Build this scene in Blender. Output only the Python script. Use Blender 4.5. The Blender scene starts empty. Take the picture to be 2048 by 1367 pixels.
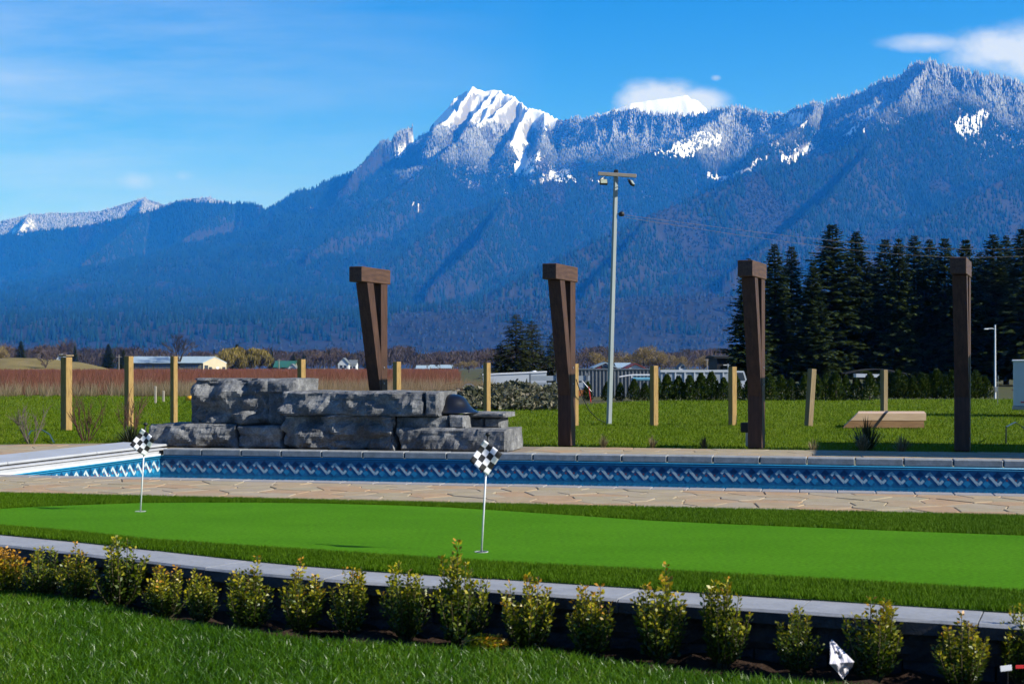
import bpy, bmesh, math, random
import numpy as np
from mathutils import Vector, Matrix, noise as mnoise
from mathutils.geometry import tessellate_polygon

random.seed(7)
RNG = np.random.default_rng(11)
scene = bpy.context.scene
C = scene.collection
PI = math.pi

# ------------------------------------------------------------------ camera
FPX = 2844.0            # focal length in photograph pixels (50 mm on 36 mm / 2048 px)
HOR = 735.0             # eye level row in the photograph
EYE = 1.2               # eye height above the deck (z = 0)
cam_d = bpy.data.cameras.new('camera')
cam_d.sensor_width = 36.0
cam_d.lens = 50.0
cam_d.shift_y = (HOR - 683.5) / 2048.0
cam_d.clip_start = 0.1
cam_d.clip_end = 60000.0
cam_d.dof.use_dof = True
cam_d.dof.focus_distance = 24.0
cam_d.dof.aperture_fstop = 6.5
cam = bpy.data.objects.new('camera', cam_d)
cam.location = (0, 0, EYE)
cam.rotation_euler = (PI / 2, 0, 0)
C.objects.link(cam)
scene.camera = cam

# ------------------------------------------------------------------ light
SUN_EL = math.radians(32.0)
SUN_AZ = math.atan2(0.943, -0.334)          # clockwise from +Y
sun_dir = Vector((math.sin(SUN_AZ) * math.cos(SUN_EL), math.cos(SUN_AZ) * math.cos(SUN_EL), math.sin(SUN_EL)))
sun_d = bpy.data.lights.new('sun', 'SUN')
sun_d.energy = 5.0
sun_d.angle = math.radians(0.55)
sun_d.color = (1.0, 0.985, 0.965)
sun = bpy.data.objects.new('sun', sun_d)
sun.rotation_euler = (-sun_dir).to_track_quat('-Z', 'Y').to_euler()
sun.location = (30, -20, 40)
C.objects.link(sun)

world = bpy.data.worlds.new('World')
scene.world = world
world.use_nodes = True
wt = world.node_tree
for n in list(wt.nodes):
    wt.nodes.remove(n)
def wn(t, **k):
    n = wt.nodes.new(t)
    for a, b in k.items():
        setattr(n, a, b)
    return n
w_out = wn('ShaderNodeOutputWorld')
w_bg = wn('ShaderNodeBackground')
sky = wn('ShaderNodeTexSky', sky_type='NISHITA', sun_disc=False, sun_elevation=SUN_EL, sun_rotation=SUN_AZ,
         altitude=30.0, air_density=1.0, dust_density=0.3, ozone_density=5.0)
w_bg.inputs['Strength'].default_value = 0.090
w_hsv = wn('ShaderNodeHueSaturation')
w_hsv.inputs['Hue'].default_value = 0.513
w_hsv.inputs['Saturation'].default_value = 1.40
wt.links.new(sky.outputs[0], w_hsv.inputs['Color'])
wt.links.new(w_hsv.outputs[0], w_bg.inputs['Color'])
# clouds of the sky, by direction
w_tc = wn('ShaderNodeTexCoord')
w_sep = wn('ShaderNodeSeparateXYZ')
wt.links.new(w_tc.outputs['Generated'], w_sep.inputs[0])
def wm(op, a, b=None, c=None, clamp=False):
    n = wn('ShaderNodeMath', operation=op, use_clamp=clamp)
    for i, v in enumerate((a, b, c)):
        if v is None:
            continue
        if isinstance(v, (int, float)):
            n.inputs[i].default_value = v
        else:
            wt.links.new(v, n.inputs[i])
    return n.outputs[0]
w_y = wm('MAXIMUM', w_sep.outputs['Y'], 0.05)
w_u = wm('DIVIDE', w_sep.outputs['X'], w_y)
w_v = wm('DIVIDE', w_sep.outputs['Z'], w_y)
w_front = wm('GREATER_THAN', w_sep.outputs['Y'], 0.06)
w_cmb = wn('ShaderNodeCombineXYZ')
wt.links.new(w_u, w_cmb.inputs[0]); wt.links.new(w_v, w_cmb.inputs[1])
def wnoise(sx, sy, scale, detail=6, rough=0.6, rot=0.0, off=(0, 0, 0)):
    mp = wn('ShaderNodeMapping')
    mp.inputs['Scale'].default_value = (sx, sy, 1)
    mp.inputs['Rotation'].default_value = (0, 0, rot)
    mp.inputs['Location'].default_value = off
    wt.links.new(w_cmb.outputs[0], mp.inputs[0])
    nz = wn('ShaderNodeTexNoise')
    nz.inputs['Scale'].default_value = scale
    nz.inputs['Detail'].default_value = detail
    nz.inputs['Roughness'].default_value = rough
    wt.links.new(mp.outputs[0], nz.inputs['Vector'])
    return nz.outputs['Fac']
def ellipse(px, py, rx, ry):
    a = wm('DIVIDE', wm('SUBTRACT', w_u, (px - 1024) / FPX), rx / FPX)
    b = wm('DIVIDE', wm('SUBTRACT', w_v, (HOR - py) / FPX), ry / FPX)
    r = wm('SQRT', wm('ADD', wm('MULTIPLY', a, a), wm('MULTIPLY', b, b)))
    return wm('SUBTRACT', 1.0, r)
puff = wnoise(1, 1.5, 26, 7, 0.62)
cloud = None
for px, py, rx, ry, gain in ((2010, 100, 170, 60, 1.2), (1850, 88, 120, 28, 0.8), (2090, 105, 190, 85, 1.3), (1315, 205, 125, 60, 1.5),
                             (1395, 205, 85, 40, 1.1), (270, 362, 75, 36, 0.42), (365, 352, 50, 26, 0.34),
                             (1432, 156, 14, 8, 0.4)):
    e = ellipse(px, py, rx, ry)
    t = wm('MULTIPLY', wm('SUBTRACT', wm('ADD', wm('MULTIPLY', e, 0.85), wm('MULTIPLY', puff, 1.1)), 0.62), gain * 1.6, clamp=True)
    t = wm('MULTIPLY', t, wm('MULTIPLY', e, 2.4, clamp=True))
    cloud = t if cloud is None else wm('MAXIMUM', cloud, t)
wisp = wnoise(1.0, 6.0, 4.0, 7, 0.6, rot=0.12, off=(3.1, 0.4, 0))
left = wm('MULTIPLY', wm('SUBTRACT', 0.03, w_u), 2.6, clamp=True)
wisp = wm('MULTIPLY', wm('MULTIPLY', wm('SUBTRACT', wisp, 0.30), 2.0, clamp=True), wm('MULTIPLY', left, 0.58))
cloud = wm('MULTIPLY', wm('MAXIMUM', cloud, wisp), w_front, clamp=True)
w_cl = wn('ShaderNodeBackground')
w_cl.inputs['Color'].default_value = (0.66, 0.72, 0.82, 1)
w_cl.inputs['Strength'].default_value = 0.70
w_mix = wn('ShaderNodeMixShader')
wt.links.new(wm('MULTIPLY', cloud, 0.85), w_mix.inputs[0])
wt.links.new(w_bg.outputs[0], w_mix.inputs[1])
wt.links.new(w_cl.outputs[0], w_mix.inputs[2])
wt.links.new(w_mix.outputs[0], w_out.inputs['Surface'])

scene.view_settings.view_transform = 'Standard'
scene.view_settings.look = 'None'
scene.view_settings.exposure = 0.78
scene.view_settings.gamma = 1.0
scene.view_settings.use_curve_mapping = False
scene.render.engine = 'CYCLES'
scene.cycles.use_denoising = True
scene.cycles.max_bounces = 6
scene.cycles.diffuse_bounces = 3
scene.cycles.glossy_bounces = 3
scene.cycles.transmission_bounces = 4
scene.cycles.volume_bounces = 1
scene.cycles.transparent_max_bounces = 8
scene.cycles.sample_clamp_indirect = 6.0

# ------------------------------------------------------------------ helpers
def P(px, py, z=0.0):
    """point on the level z that the photograph shows at (px, py)"""
    Y = (EYE - z) * FPX / (py - HOR)
    return Vector(((px - 1024) / FPX * Y, Y, z))
def Q(px, py, Y):
    """point at depth Y seen at (px, py)"""
    return Vector(((px - 1024) / FPX * Y, Y, EYE + (HOR - py) / FPX * Y))
def gx(px, Y):
    return (px - 1024) / FPX * Y
TH = math.radians(13.0)                       # the pool is turned 13 degrees
E1 = Vector((math.cos(TH), -math.sin(TH), 0)); E2 = Vector((math.sin(TH), math.cos(TH), 0))
def UV(u, v, z=0.0):
    p = E1 * u + E2 * v
    return Vector((p.x, p.y, z))

def tag(o, label=None, cat=None, group=None, kind=None):
    if label: o['label'] = label
    if cat: o['category'] = cat
    if group: o['group'] = group
    if kind: o['kind'] = kind
    return o
def empty(name, loc=(0, 0, 0), rz=0.0, label=None, cat=None, group=None):
    o = bpy.data.objects.new(name, None)
    o.empty_display_size = 0.2
    o.location = loc
    o.rotation_euler = (0, 0, rz)
    C.objects.link(o)
    return tag(o, label, cat, group)
def link(name, me, parent=None, loc=None):
    o = bpy.data.objects.new(name, me)
    C.objects.link(o)
    if parent is not None: o.parent = parent
    if loc is not None: o.location = loc
    return o
def copy_tree(o, parent=None):
    c = o.copy()
    C.objects.link(c)
    c.parent = parent
    for ch in o.children:
        copy_tree(ch, c)
    return c

def np_mesh(name, verts, faces, mat, smooth=False, attrs=None, cols=None):
    """faces: (n,3) or (n,4) array"""
    me = bpy.data.meshes.new(name)
    verts = np.asarray(verts, dtype=np.float32); faces = np.asarray(faces, dtype=np.int32)
    k = faces.shape[1]
    me.vertices.add(len(verts)); me.vertices.foreach_set('co', verts.ravel())
    me.loops.add(faces.size); me.loops.foreach_set('vertex_index', faces.ravel())
    me.polygons.add(len(faces))
    me.polygons.foreach_set('loop_start', np.arange(0, faces.size, k, dtype=np.int32))
    me.polygons.foreach_set('loop_total', np.full(len(faces), k, dtype=np.int32))
    if smooth: me.polygons.foreach_set('use_smooth', np.ones(len(faces), dtype=bool))
    if attrs:
        for an, av in attrs.items():
            a = me.attributes.new(an, 'FLOAT', 'POINT'); a.data.foreach_set('value', np.asarray(av, dtype=np.float32))
    if cols is not None:
        a = me.attributes.new('col', 'FLOAT_COLOR', 'POINT')
        cc = np.ones((len(verts), 4), dtype=np.float32); cc[:, :3] = cols
        a.data.foreach_set('color', cc.ravel())
    me.update(calc_edges=True)
    me.validate()
    if mat: me.materials.append(mat)
    return me

class MB:
    """collects shapes into one mesh"""
    def __init__(s):
        s.v = []; s.f = []; s.m = []
    def add(s, vs, fs, mi=0):
        b = len(s.v); s.v += [tuple(v) for v in vs]
        for f in fs: s.f.append(tuple(i + b for i in f)); s.m.append(mi)
        return s
    def box(s, c, size, mat3=None, mi=0):
        x, y, z = (d / 2 for d in size); c = Vector(c)
        vs = [Vector(p) for p in ((-x,-y,-z),(x,-y,-z),(x,y,-z),(-x,y,-z),(-x,-y,z),(x,-y,z),(x,y,z),(-x,y,z))]
        if mat3 is not None: vs = [mat3 @ v for v in vs]
        return s.add([v + c for v in vs], [(0,3,2,1),(4,5,6,7),(0,1,5,4),(1,2,6,5),(2,3,7,6),(3,0,4,7)], mi)
    def span(s, x0, x1, y0, y1, z0, z1, mi=0):
        return s.box(((x0+x1)/2, (y0+y1)/2, (z0+z1)/2), (x1-x0, y1-y0, z1-z0), None, mi)
    def cbox(s, c, size, mat3=None, ch=0.01, mi=0):
        """box with chamfered edges"""
        bm = bmesh.new()
        x, y, z = (d / 2 for d in size); c = Vector(c)
        for sx in (-1, 1):
            for sy in (-1, 1):
                for sz in (-1, 1):
                    for k in range(3):
                        o = [ch, ch, ch]; o[k] = 0
                        v = Vector((sx*(x-o[0]), sy*(y-o[1]), sz*(z-o[2])))
                        if mat3 is not None: v = mat3 @ v
                        bm.verts.new(v + c)
        bmesh.ops.convex_hull(bm, input=bm.verts)
        bm.verts.index_update()
        s.add([v.co for v in bm.verts], [[v.index for v in f.verts] for f in bm.faces], mi)
        bm.free(); return s
    def tube(s, pts, rad, n=8, mi=0, caps=True):
        pts = [Vector(p) for p in pts]
        if isinstance(rad, (int, float)): rad = [rad] * len(pts)
        rings = []
        up = None
        for i, p in enumerate(pts):
            d = (pts[min(i+1, len(pts)-1)] - pts[max(i-1, 0)])
            if d.length < 1e-9: d = Vector((0, 0, 1))
            d.normalize()
            if up is None:
                up = d.orthogonal().normalized()
            a = (up - d * up.dot(d))
            a = a.normalized() if a.length > 1e-6 else d.orthogonal().normalized()
            up = a; b = d.cross(a)
            rings.append([p + (a * math.cos(2*PI*k/n) + b * math.sin(2*PI*k/n)) * rad[i] for k in range(n)])
        vs = [v for r in rings for v in r]; fs = []
        for i in range(len(pts) - 1):
            for k in range(n):
                fs.append((i*n+k, i*n+(k+1) % n, (i+1)*n+(k+1) % n, (i+1)*n+k))
        if caps:
            fs.append(tuple(range(n))[::-1]); fs.append(tuple(range((len(pts)-1)*n, len(pts)*n)))
        return s.add(vs, fs, mi)
    def lathe(s, prof, c=(0, 0, 0), n=24, mi=0):
        c = Vector(c); vs = []; fs = []
        for r, z in prof:
            for k in range(n):
                vs.append(c + Vector((r*math.cos(2*PI*k/n), r*math.sin(2*PI*k/n), z)))
        for i in range(len(prof)-1):
            for k in range(n):
                fs.append((i*n+k, i*n+(k+1) % n, (i+1)*n+(k+1) % n, (i+1)*n+k))
        fs.append(tuple(range(n))[::-1]); fs.append(tuple(range((len(prof)-1)*n, len(prof)*n)))
        return s.add(vs, fs, mi)
    def prism(s, poly, z0, z1, mi=0):
        """poly: list of (x, y), counter-clockwise"""
        n = len(poly)
        vs = [(x, y, z0) for x, y in poly] + [(x, y, z1) for x, y in poly]
        fs = [tuple(range(n))[::-1], tuple(range(n, 2*n))] + [(i, (i+1) % n, (i+1) % n + n, i + n) for i in range(n)]
        return s.add(vs, fs, mi)
    def extr(s, poly, d, mi=0):
        """poly: list of 3d points, extruded by vector d"""
        n = len(poly); d = Vector(d); poly = [Vector(p) for p in poly]
        fs = [tuple(range(n))[::-1], tuple(range(n, 2*n))] + [(i, (i+1) % n, (i+1) % n + n, i + n) for i in range(n)]
        return s.add(poly + [p + d for p in poly], fs, mi)
    def mesh(s, name, mats, smooth=False, org=None):
        me = bpy.data.meshes.new(name)
        vs = s.v if org is None else [(a-org[0], b-org[1], c-org[2]) for a, b, c in s.v]
        me.from_pydata(vs, [], s.f)
        if not isinstance(mats, (list, tuple)): mats = [mats]
        for m in mats: me.materials.append(m)
        if len(mats) > 1: me.polygons.foreach_set('material_index', s.m)
        if smooth: me.polygons.foreach_set('use_smooth', [True] * len(s.f))
        me.update()
        return me
    def build(s, name, mats, parent=None, smooth=False, local=False):
        org = None
        if parent is not None and not local:
            org = Vector((0, 0, 0)); q = parent
            while q is not None: org += q.location; q = q.parent
            org = tuple(org)
        return link(name, s.mesh(name, mats, smooth, org), parent)
    def solo(s, name, mats, loc, smooth=False):
        """a thing of one mesh with its origin at loc (verts are in world space)"""
        return link(name, s.mesh(name, mats, smooth, tuple(loc)), None, loc)

# numpy value noise
_perm = np.random.default_rng(5).random((256, 256)).astype(np.float64)
def vnoise(x, y):
    xi = np.floor(x).astype(int); yi = np.floor(y).astype(int)
    fx = x - xi; fy = y - yi
    fx = fx*fx*(3-2*fx); fy = fy*fy*(3-2*fy)
    a = _perm[xi % 256, yi % 256]; b = _perm[(xi+1) % 256, yi % 256]
    c = _perm[xi % 256, (yi+1) % 256]; d = _perm[(xi+1) % 256, (yi+1) % 256]
    return (a*(1-fx)+b*fx)*(1-fy) + (c*(1-fx)+d*fx)*fy
def fbm(x, y, o=4):
    s = 0; a = 0.5; n = 0
    for i in range(o):
        s = s + a*vnoise(x, y); n += a; x = x*2.03+17.1; y = y*2.03+5.7; a *= 0.5
    return s/n
def ridged(x, y, o=5):
    s = 0; a = 0.5; n = 0
    for i in range(o):
        s = s + a*(1-np.abs(2*vnoise(x, y)-1)); n += a; x = x*2.07+13.3; y = y*2.07+7.9; a *= 0.5
    return s/n
def in_poly(x, y, poly):
    x = np.asarray(x); y = np.asarray(y); r = np.zeros(x.shape, bool); n = len(poly)
    for i in range(n):
        x0, y0 = poly[i][0], poly[i][1]; x1, y1 = poly[(i+1) % n][0], poly[(i+1) % n][1]
        if y0 == y1: continue
        c = ((y0 > y) != (y1 > y)) & (x < (x1-x0)*(y-y0)/(y1-y0)+x0)
        r ^= c
    return r

# ------------------------------------------------------------------ materials
def nodes(name):
    m = bpy.data.materials.new(name); m.use_nodes = True
    t = m.node_tree
    b = t.nodes['Principled BSDF']
    return m, t, b
def rgba(c): return (c[0], c[1], c[2], 1.0)
ALB = 0.76      # overall reflectance level of the painted and planted surfaces
def ramp(t, fac, cols, pos=None, k=None):
    k = ALB if k is None else k
    r = t.nodes.new('ShaderNodeValToRGB')
    el = r.color_ramp.elements
    n = len(cols)
    pos = pos or [i/(n-1) for i in range(n)]
    while len(el) < n: el.new(0.5)
    for e, p, c in zip(el, pos, cols):
        e.position = p; e.color = rgba([q*k for q in c])
    t.links.new(fac, r.inputs[0])
    return r.outputs[0]
def tnoise(t, scale, detail=4, rough=0.6, stretch=(1, 1, 1), coord='Object'):
    tc = t.nodes.new('ShaderNodeTexCoord'); mp = t.nodes.new('ShaderNodeMapping'); nz = t.nodes.new('ShaderNodeTexNoise')
    mp.inputs['Scale'].default_value = stretch
    if coord == 'World':
        g = t.nodes.new('ShaderNodeNewGeometry'); t.links.new(g.outputs['Position'], mp.inputs[0])
    else:
        t.links.new(tc.outputs[coord], mp.inputs[0])
    t.links.new(mp.outputs[0], nz.inputs['Vector'])
    nz.inputs['Scale'].default_value = scale; nz.inputs['Detail'].default_value = detail; nz.inputs['Roughness'].default_value = rough
    return nz.outputs['Fac']
def M(name, *cols, scale=6.0, rough=0.75, spec=0.3, bump=0.0, bscale=None, stretch=(1, 1, 1), metal=0.0, coord='Object', detail=5, lo=0.3, hi=0.7, bdist=0.01, fine=None):
    m, t, b = nodes(name)
    b.inputs['Roughness'].default_value = rough
    b.inputs['Specular IOR Level'].default_value = spec
    b.inputs['Metallic'].default_value = metal
    if len(cols) == 1: cols = (tuple(c*0.88 for c in cols[0]), tuple(min(1, c*1.1) for c in cols[0]))
    f = tnoise(t, scale, detail, 0.65, stretch, coord)
    n = len(cols)
    col = ramp(t, f, cols, [lo + (hi-lo)*i/(n-1) for i in range(n)])
    if fine:
        fs, fa = fine
        f2 = tnoise(t, fs, 2, 0.6, stretch, coord)
        mx = t.nodes.new('ShaderNodeMix'); mx.data_type = 'RGBA'; mx.blend_type = 'MULTIPLY'
        mx.inputs['Factor'].default_value = 1.0
        g = ramp(t, f2, ((1-fa,)*3, (1+fa,)*3), [0.3, 0.7], 1)
        t.links.new(col, mx.inputs['A']); t.links.new(g, mx.inputs['B']); col = mx.outputs['Result']
    t.links.new(col, b.inputs['Base Color'])
    if bump:
        h = tnoise(t, bscale or scale*4, 6, 0.7, stretch, coord)
        bp = t.nodes.new('ShaderNodeBump'); bp.inputs['Strength'].default_value = bump; bp.inputs['Distance'].default_value = bdist
        t.links.new(h, bp.inputs['Height']); t.links.new(bp.outputs[0], b.inputs['Normal'])
    return m
def leafmat(name, cols, pos=None, trans=0.25, rough=0.5, spec=0.3, attr='rnd'):
    m, t, b = nodes(name)
    a = t.nodes.new('ShaderNodeAttribute'); a.attribute_name = attr
    col = ramp(t, a.outputs['Fac'], cols, pos)
    t.links.new(col, b.inputs['Base Color'])
    b.inputs['Roughness'].default_value = rough; b.inputs['Specular IOR Level'].default_value = spec
    if trans:
        tr = t.nodes.new('ShaderNodeBsdfTranslucent'); t.links.new(col, tr.inputs['Color'])
        mx = t.nodes.new('ShaderNodeMixShader'); mx.inputs[0].default_value = trans
        t.links.new(b.outputs[0], mx.inputs[1]); t.links.new(tr.outputs[0], mx.inputs[2])
        t.links.new(mx.outputs[0], t.nodes['Material Output'].inputs['Surface'])
    return m
# ================================================================== MOUNTAINS
SKY_L = [(-260,480,13),(-100,455,13),(0,437,13),(60,424,13),(120,420,13),(200,416,13),(250,401,13),(290,390,13),(330,404,13),(370,393,13),(420,388,13),(460,400,13),(520,420,13)]
MID_L = [(-300,520,10.5),(-100,490,10.5),(0,468,10.5),(130,456,10.4),(210,442,10.3),(300,421,10.2),(350,403,10.1),(390,402,10),(470,404,10),(540,409,9.8),(600,409,9.6)]
MAIN = [(600,409,9.6),(640,396,9.7),(700,350,9.8),(745,307,9.9),(765,279,10),(785,277,10),(800,259,10.1),(830,248,10.2),(858,244,10.3),(880,226,10.3),(905,206,10.4),(918,181,10.4),(945,161,10.4),(970,170,10.4),(1000,173,10.4),(1030,181,10.3),(1060,206,10.2),(1090,216,10.1),(1128,229,10),(1165,229,9.9),(1195,226,9.8),(1230,216,9.7),(1265,211,9.6),(1310,221,9.5),(1350,221,9.4),(1400,213,9.3),(1470,208,9.1),(1540,218,8.9),(1580,211,8.8),(1650,196,8.6),(1720,173,8.4),(1760,156,8.3),(1790,141,8.2),(1820,126,8.1),(1858,113,8),(1900,123,8),(1950,136,7.9),(2000,146,7.9),(2048,158,7.8),(2250,215,7.6),(2450,300,7.5)]
FARPK = [(1150,245,15),(1195,224,15),(1235,210,15),(1262,199,15),(1320,190,15),(1372,184,15),(1392,195,15),(1420,215,15),(1480,250,15)]
SPURS = [
 [(1950,180,7.4),(1850,225,7.0),(1760,270,6.8),(1650,305,6.6),(1540,332,6.4),(1400,385,6.1),(1300,425,5.9),(1200,475,5.6),(1080,530,5.3),(940,600,5.0),(840,660,4.8),(760,710,4.6)],
 [(1470,208,9.1),(1380,270,8.6),(1250,320,8.2),(1150,342,7.9),(1010,392,7.5),(890,435,7.1),(780,520,6.6),(640,605,6.0),(520,665,5.6),(430,705,5.3)],
 [(1000,173,10.4),(940,262,9.6),(870,320,9.1),(790,380,8.6),(690,450,8.0),(560,545,7.2),(420,630,6.5),(300,690,6.0)],
 [(765,279,10),(690,365,9.3),(600,445,8.6),(480,535,7.8),(360,610,7.1),(240,670,6.5),(150,710,6.2)],
 [(2200,240,6.6),(2050,330,6.0),(1920,400,5.6),(1780,470,5.2),(1640,545,4.9),(1520,610,4.6)],
 [(1760,270,6.8),(1660,390,6.0),(1550,475,5.5),(1430,560,5.0),(1340,620,4.7)],
 [(1300,425,5.9),(1240,515,5.3),(1150,590,4.9)],[(1010,392,7.5),(960,480,6.7),(860,570,6.0),(760,640,5.5)],
 [(1650,196,8.6),(1590,260,8.0),(1500,300,7.5)],[(1858,113,8.0),(1800,200,7.6),(1720,260,7.2)],
 [(470,404,10),(360,480,8.9),(240,560,7.9),(110,640,7.0),(0,700,6.3)],
 [(300,421,10.2),(170,520,8.8),(40,610,7.7),(-80,690,6.8)],
 [(290,390,13),(280,425,12.2),(200,455,11.4)],[(420,388,13),(400,430,12.2)],[(60,424,13),(40,460,12)],
]
CRAG = [[(1030,181,10.3),(995,212,9.98),(962,238,9.7),(930,256,9.45)],[(1060,206,10.2),(1036,245,9.75),(1018,290,9.35)],[(945,161,10.4),(924,196,10.15),(896,234,9.9),(872,252,9.7)],[(985,172,10.4),(962,205,10.1),(940,232,9.85)],[(1090,216,10.1),(1088,262,9.6),(1070,320,9.1)]]
FOOT = [[(760,722,4.6),(850,698,4.4),(950,668,4.4),(1060,650,4.4),(1180,622,4.3),(1290,604,4.2),(1400,594,4.2),(1500,600,4.2),(1640,610,4.2),(1800,630,4.2),(2048,640,4.2),(2300,650,4.2)],
        [(380,712,5.2),(460,690,5.2),(560,672,5.2),(640,690,5.1),(720,706,5.0),(790,716,5.0)],
        [(-100,722,5.4),(40,712,5.4),(150,718,5.4),(260,700,5.4),(330,688,5.4),(400,704,5.3)]]
_seg = []
for line, w in [(l, 1.15) for l in (SKY_L, MID_L, MAIN, FARPK)] + [(l, 0.82) for l in SPURS] + [(l, 0.75) for l in CRAG] + [(l, 1.5) for l in FOOT]:
    pts = [((px-1024)/FPX*Y*1000, Y*1000, EYE+(HOR-py)/FPX*Y*1000) for px, py, Y in line]
    for a, b in zip(pts[:-1], pts[1:]): _seg.append((a, b, w))
def terrain(X, Y):
    best = np.zeros_like(X); dist = np.full_like(X, 1e6)
    wx = X + 160*(fbm(X/700, Y/700, 3)-0.5); wy = Y + 160*(fbm(X/700+40, Y/700+9, 3)-0.5)
    for (ax, ay, az), (bx, by, bz), w in _seg:
        dx, dy = bx-ax, by-ay; L2 = dx*dx+dy*dy
        t = np.clip(((X-ax)*dx+(Y-ay)*dy)/L2, 0, 1)
        d0 = np.hypot(X-ax-t*dx, Y-ay-t*dy)
        t2 = np.clip(((wx-ax)*dx+(wy-ay)*dy)/L2, 0, 1)
        d1 = np.hypot(wx-ax-t2*dx, wy-ay-t2*dy)
        k = np.clip(d0/400, 0, 1)
        d = d0*(1-k) + d1*k; tt = t*(1-k)+t2*k
        h = az+(bz-az)*tt
        z = h*np.exp(-d/(w*np.maximum(h, 60)))
        m = z > best
        best = np.where(m, z, best); dist = np.where(m, d, dist)
    t = np.clip(dist/260, 0, 1)
    r = 1-ridged(X/780, Y/780, 5)
    z = best - t*(0.30*r)*np.minimum(best, 700)
    z -= np.clip(dist/90, 0, 1)*26*(1-ridged(X/150+3, Y/150+8, 3))*np.clip(best/300, 0, 1)
    hi = np.clip((z-1350)/300, 0, 1)*np.where((Y > 12500) | (X/Y < -0.040), 0.15, 1.0)
    z -= hi*np.clip(dist/70, 0.40, 1)*170*(1-ridged(X/105+11, Y/190+2, 5))
    z *= np.clip((Y-3500)/650, 0, 1)
    return np.where(z < 6, -3.0, z-3.0)
cols_px = np.arange(-240, 2300, 3.0)
rows_Y = np.concatenate([np.linspace(3400, 11200, 330), np.linspace(11260, 16000, 70)])
GPX, GY = np.meshgrid(cols_px, rows_Y)
GX = (GPX-1024)/FPX*GY
GZ = terrain(GX, GY)
SNOWP = [
 [(850,246),(880,215),(915,165),(945,150),(1030,170),(1090,210),(1132,226),(1110,246),(1088,262),(1060,256),(1052,280),(1040,300),(1062,335),(1056,347),(1024,345),(1030,315),(1014,280),(1012,252),(990,240),(965,248),(930,246),(890,252)],
 [(1310,288),(1332,300),(1385,268),(1445,266),(1432,290),(1372,312),(1330,318)],
 [(1408,370),(1420,332),(1436,350),(1490,335),(1532,298),(1502,345),(1460,358)],
 [(1545,330),(1600,288),(1640,283),(1602,310)],[(1675,278),(1738,225),(1760,196),(1757,222),(1702,272)],
 [(1893,240),(1960,226),(1972,236),(1922,280)],[(1075,356),(1128,344),(1152,356),(1100,363)],[(820,404),(832,408),(842,422),(832,420)],
 [(1568,240),(1614,222),(1612,250),(1576,252)],[(1424,232),(1462,222),(1446,240)],[(776,318),(818,262),(858,240),(852,262),(800,310)],
 [(742,348),(747,328),(753,330),(750,345)],[(1640,200),(1760,150),(1775,160),(1660,215)],[(1052,318),(1078,310),(1074,322),(1060,324)],[(1182,355),(1212,352),(1210,362),(1186,362)],
 [(0,462),(40,445),(65,445),(50,462)],[(1820,130),(1858,108),(1895,122),(1860,130)],[(1300,305),(1318,312),(1330,318),(1318,318)]]
def snow_at(X, Y, Z):
    n1 = fbm(X/90, Y/90, 4)-0.5; n2 = fbm(X/90+31, Y/90+7, 4)-0.5
    px = 1024+FPX*X/Y+n1*40; py = HOR-FPX*(Z-EYE)/Y+n2*40
    s = np.zeros(X.shape)
    brk = fbm(X/60+3, Y/60+8, 4)
    for k_, poly in enumerate(SNOWP): s = np.maximum(s, in_poly(px, py, poly)*(1.0 if k_ == 0 else 0.46+0.55*brk))
    s = np.maximum(s, (Y > 13800)*1.0)
    s = np.maximum(s, (Z > 1180+420*(fbm(X/260, Y/260, 4)-0.5)*2+260*(Y > 9600)-300*(Y > 12000))*0.44)
    return s
GS = snow_at(GX, GY, GZ)
nr, nc = GX.shape
idx = np.arange(nr*nc).reshape(nr, nc)
faces = np.stack([idx[:-1, :-1].ravel(), idx[:-1, 1:].ravel(), idx[1:, 1:].ravel(), idx[1:, :-1].ravel()], 1)
keep = (GZ.ravel()[faces] > -2.9).any(1)
faces = faces[keep]
used = np.unique(faces); remap = -np.ones(nr*nc, dtype=np.int64); remap[used] = np.arange(len(used))
vv = np.stack([GX.ravel(), GY.ravel(), GZ.ravel()], 1)[used]

m_mtn, t, b = nodes('mountain_ground')
b.inputs['Roughness'].default_value = 0.9; b.inputs['Specular IOR Level'].default_value = 0.1
a = t.nodes.new('ShaderNodeAttribute'); a.attribute_name = 'snow'
nz = tnoise(t, 0.02, 6, 0.7, coord='World')
soil = ramp(t, nz, ((0.014, 0.018, 0.012), (0.035, 0.030, 0.024)), [0.35, 0.7])
ad = t.nodes.new('ShaderNodeMath'); ad.operation = 'MULTIPLY_ADD'; ad.inputs[1].default_value = 0.5; ad.inputs[2].default_value = -0.25
nz2 = tnoise(t, 0.03, 6, 0.75, coord='World'); t.links.new(nz2, ad.inputs[0])
sm = t.nodes.new('ShaderNodeMath'); sm.operation = 'ADD'; t.links.new(a.outputs['Fac'], sm.inputs[0]); t.links.new(ad.outputs[0], sm.inputs[1])
mask = ramp(t, sm.outputs[0], ((0, 0, 0), (1, 1, 1)), [0.42, 0.62], 1)
geo = t.nodes.new('ShaderNodeNewGeometry'); sp = t.nodes.new('ShaderNodeSeparateXYZ'); t.links.new(geo.outputs['Normal'], sp.inputs[0])
rk = t.nodes.new('ShaderNodeMath'); rk.operation = 'MULTIPLY_ADD'; rk.inputs[1].default_value = 0.6
t.links.new(tnoise(t, 0.02, 7, 0.75, (1, 1, 0.4), 'World'), rk.inputs[0]); t.links.new(sp.outputs['Z'], rk.inputs[2])
rmask = ramp(t, rk.outputs[0], ((1, 1, 1), (0, 0, 0)), [0.66, 0.82], 1)
mx2 = t.nodes.new('ShaderNodeMix'); mx2.data_type = 'RGBA'; mx2.inputs['A'].default_value = (0.72, 0.74, 0.78, 1); mx2.inputs['B'].default_value = (0.20, 0.20, 0.21, 1)
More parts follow.
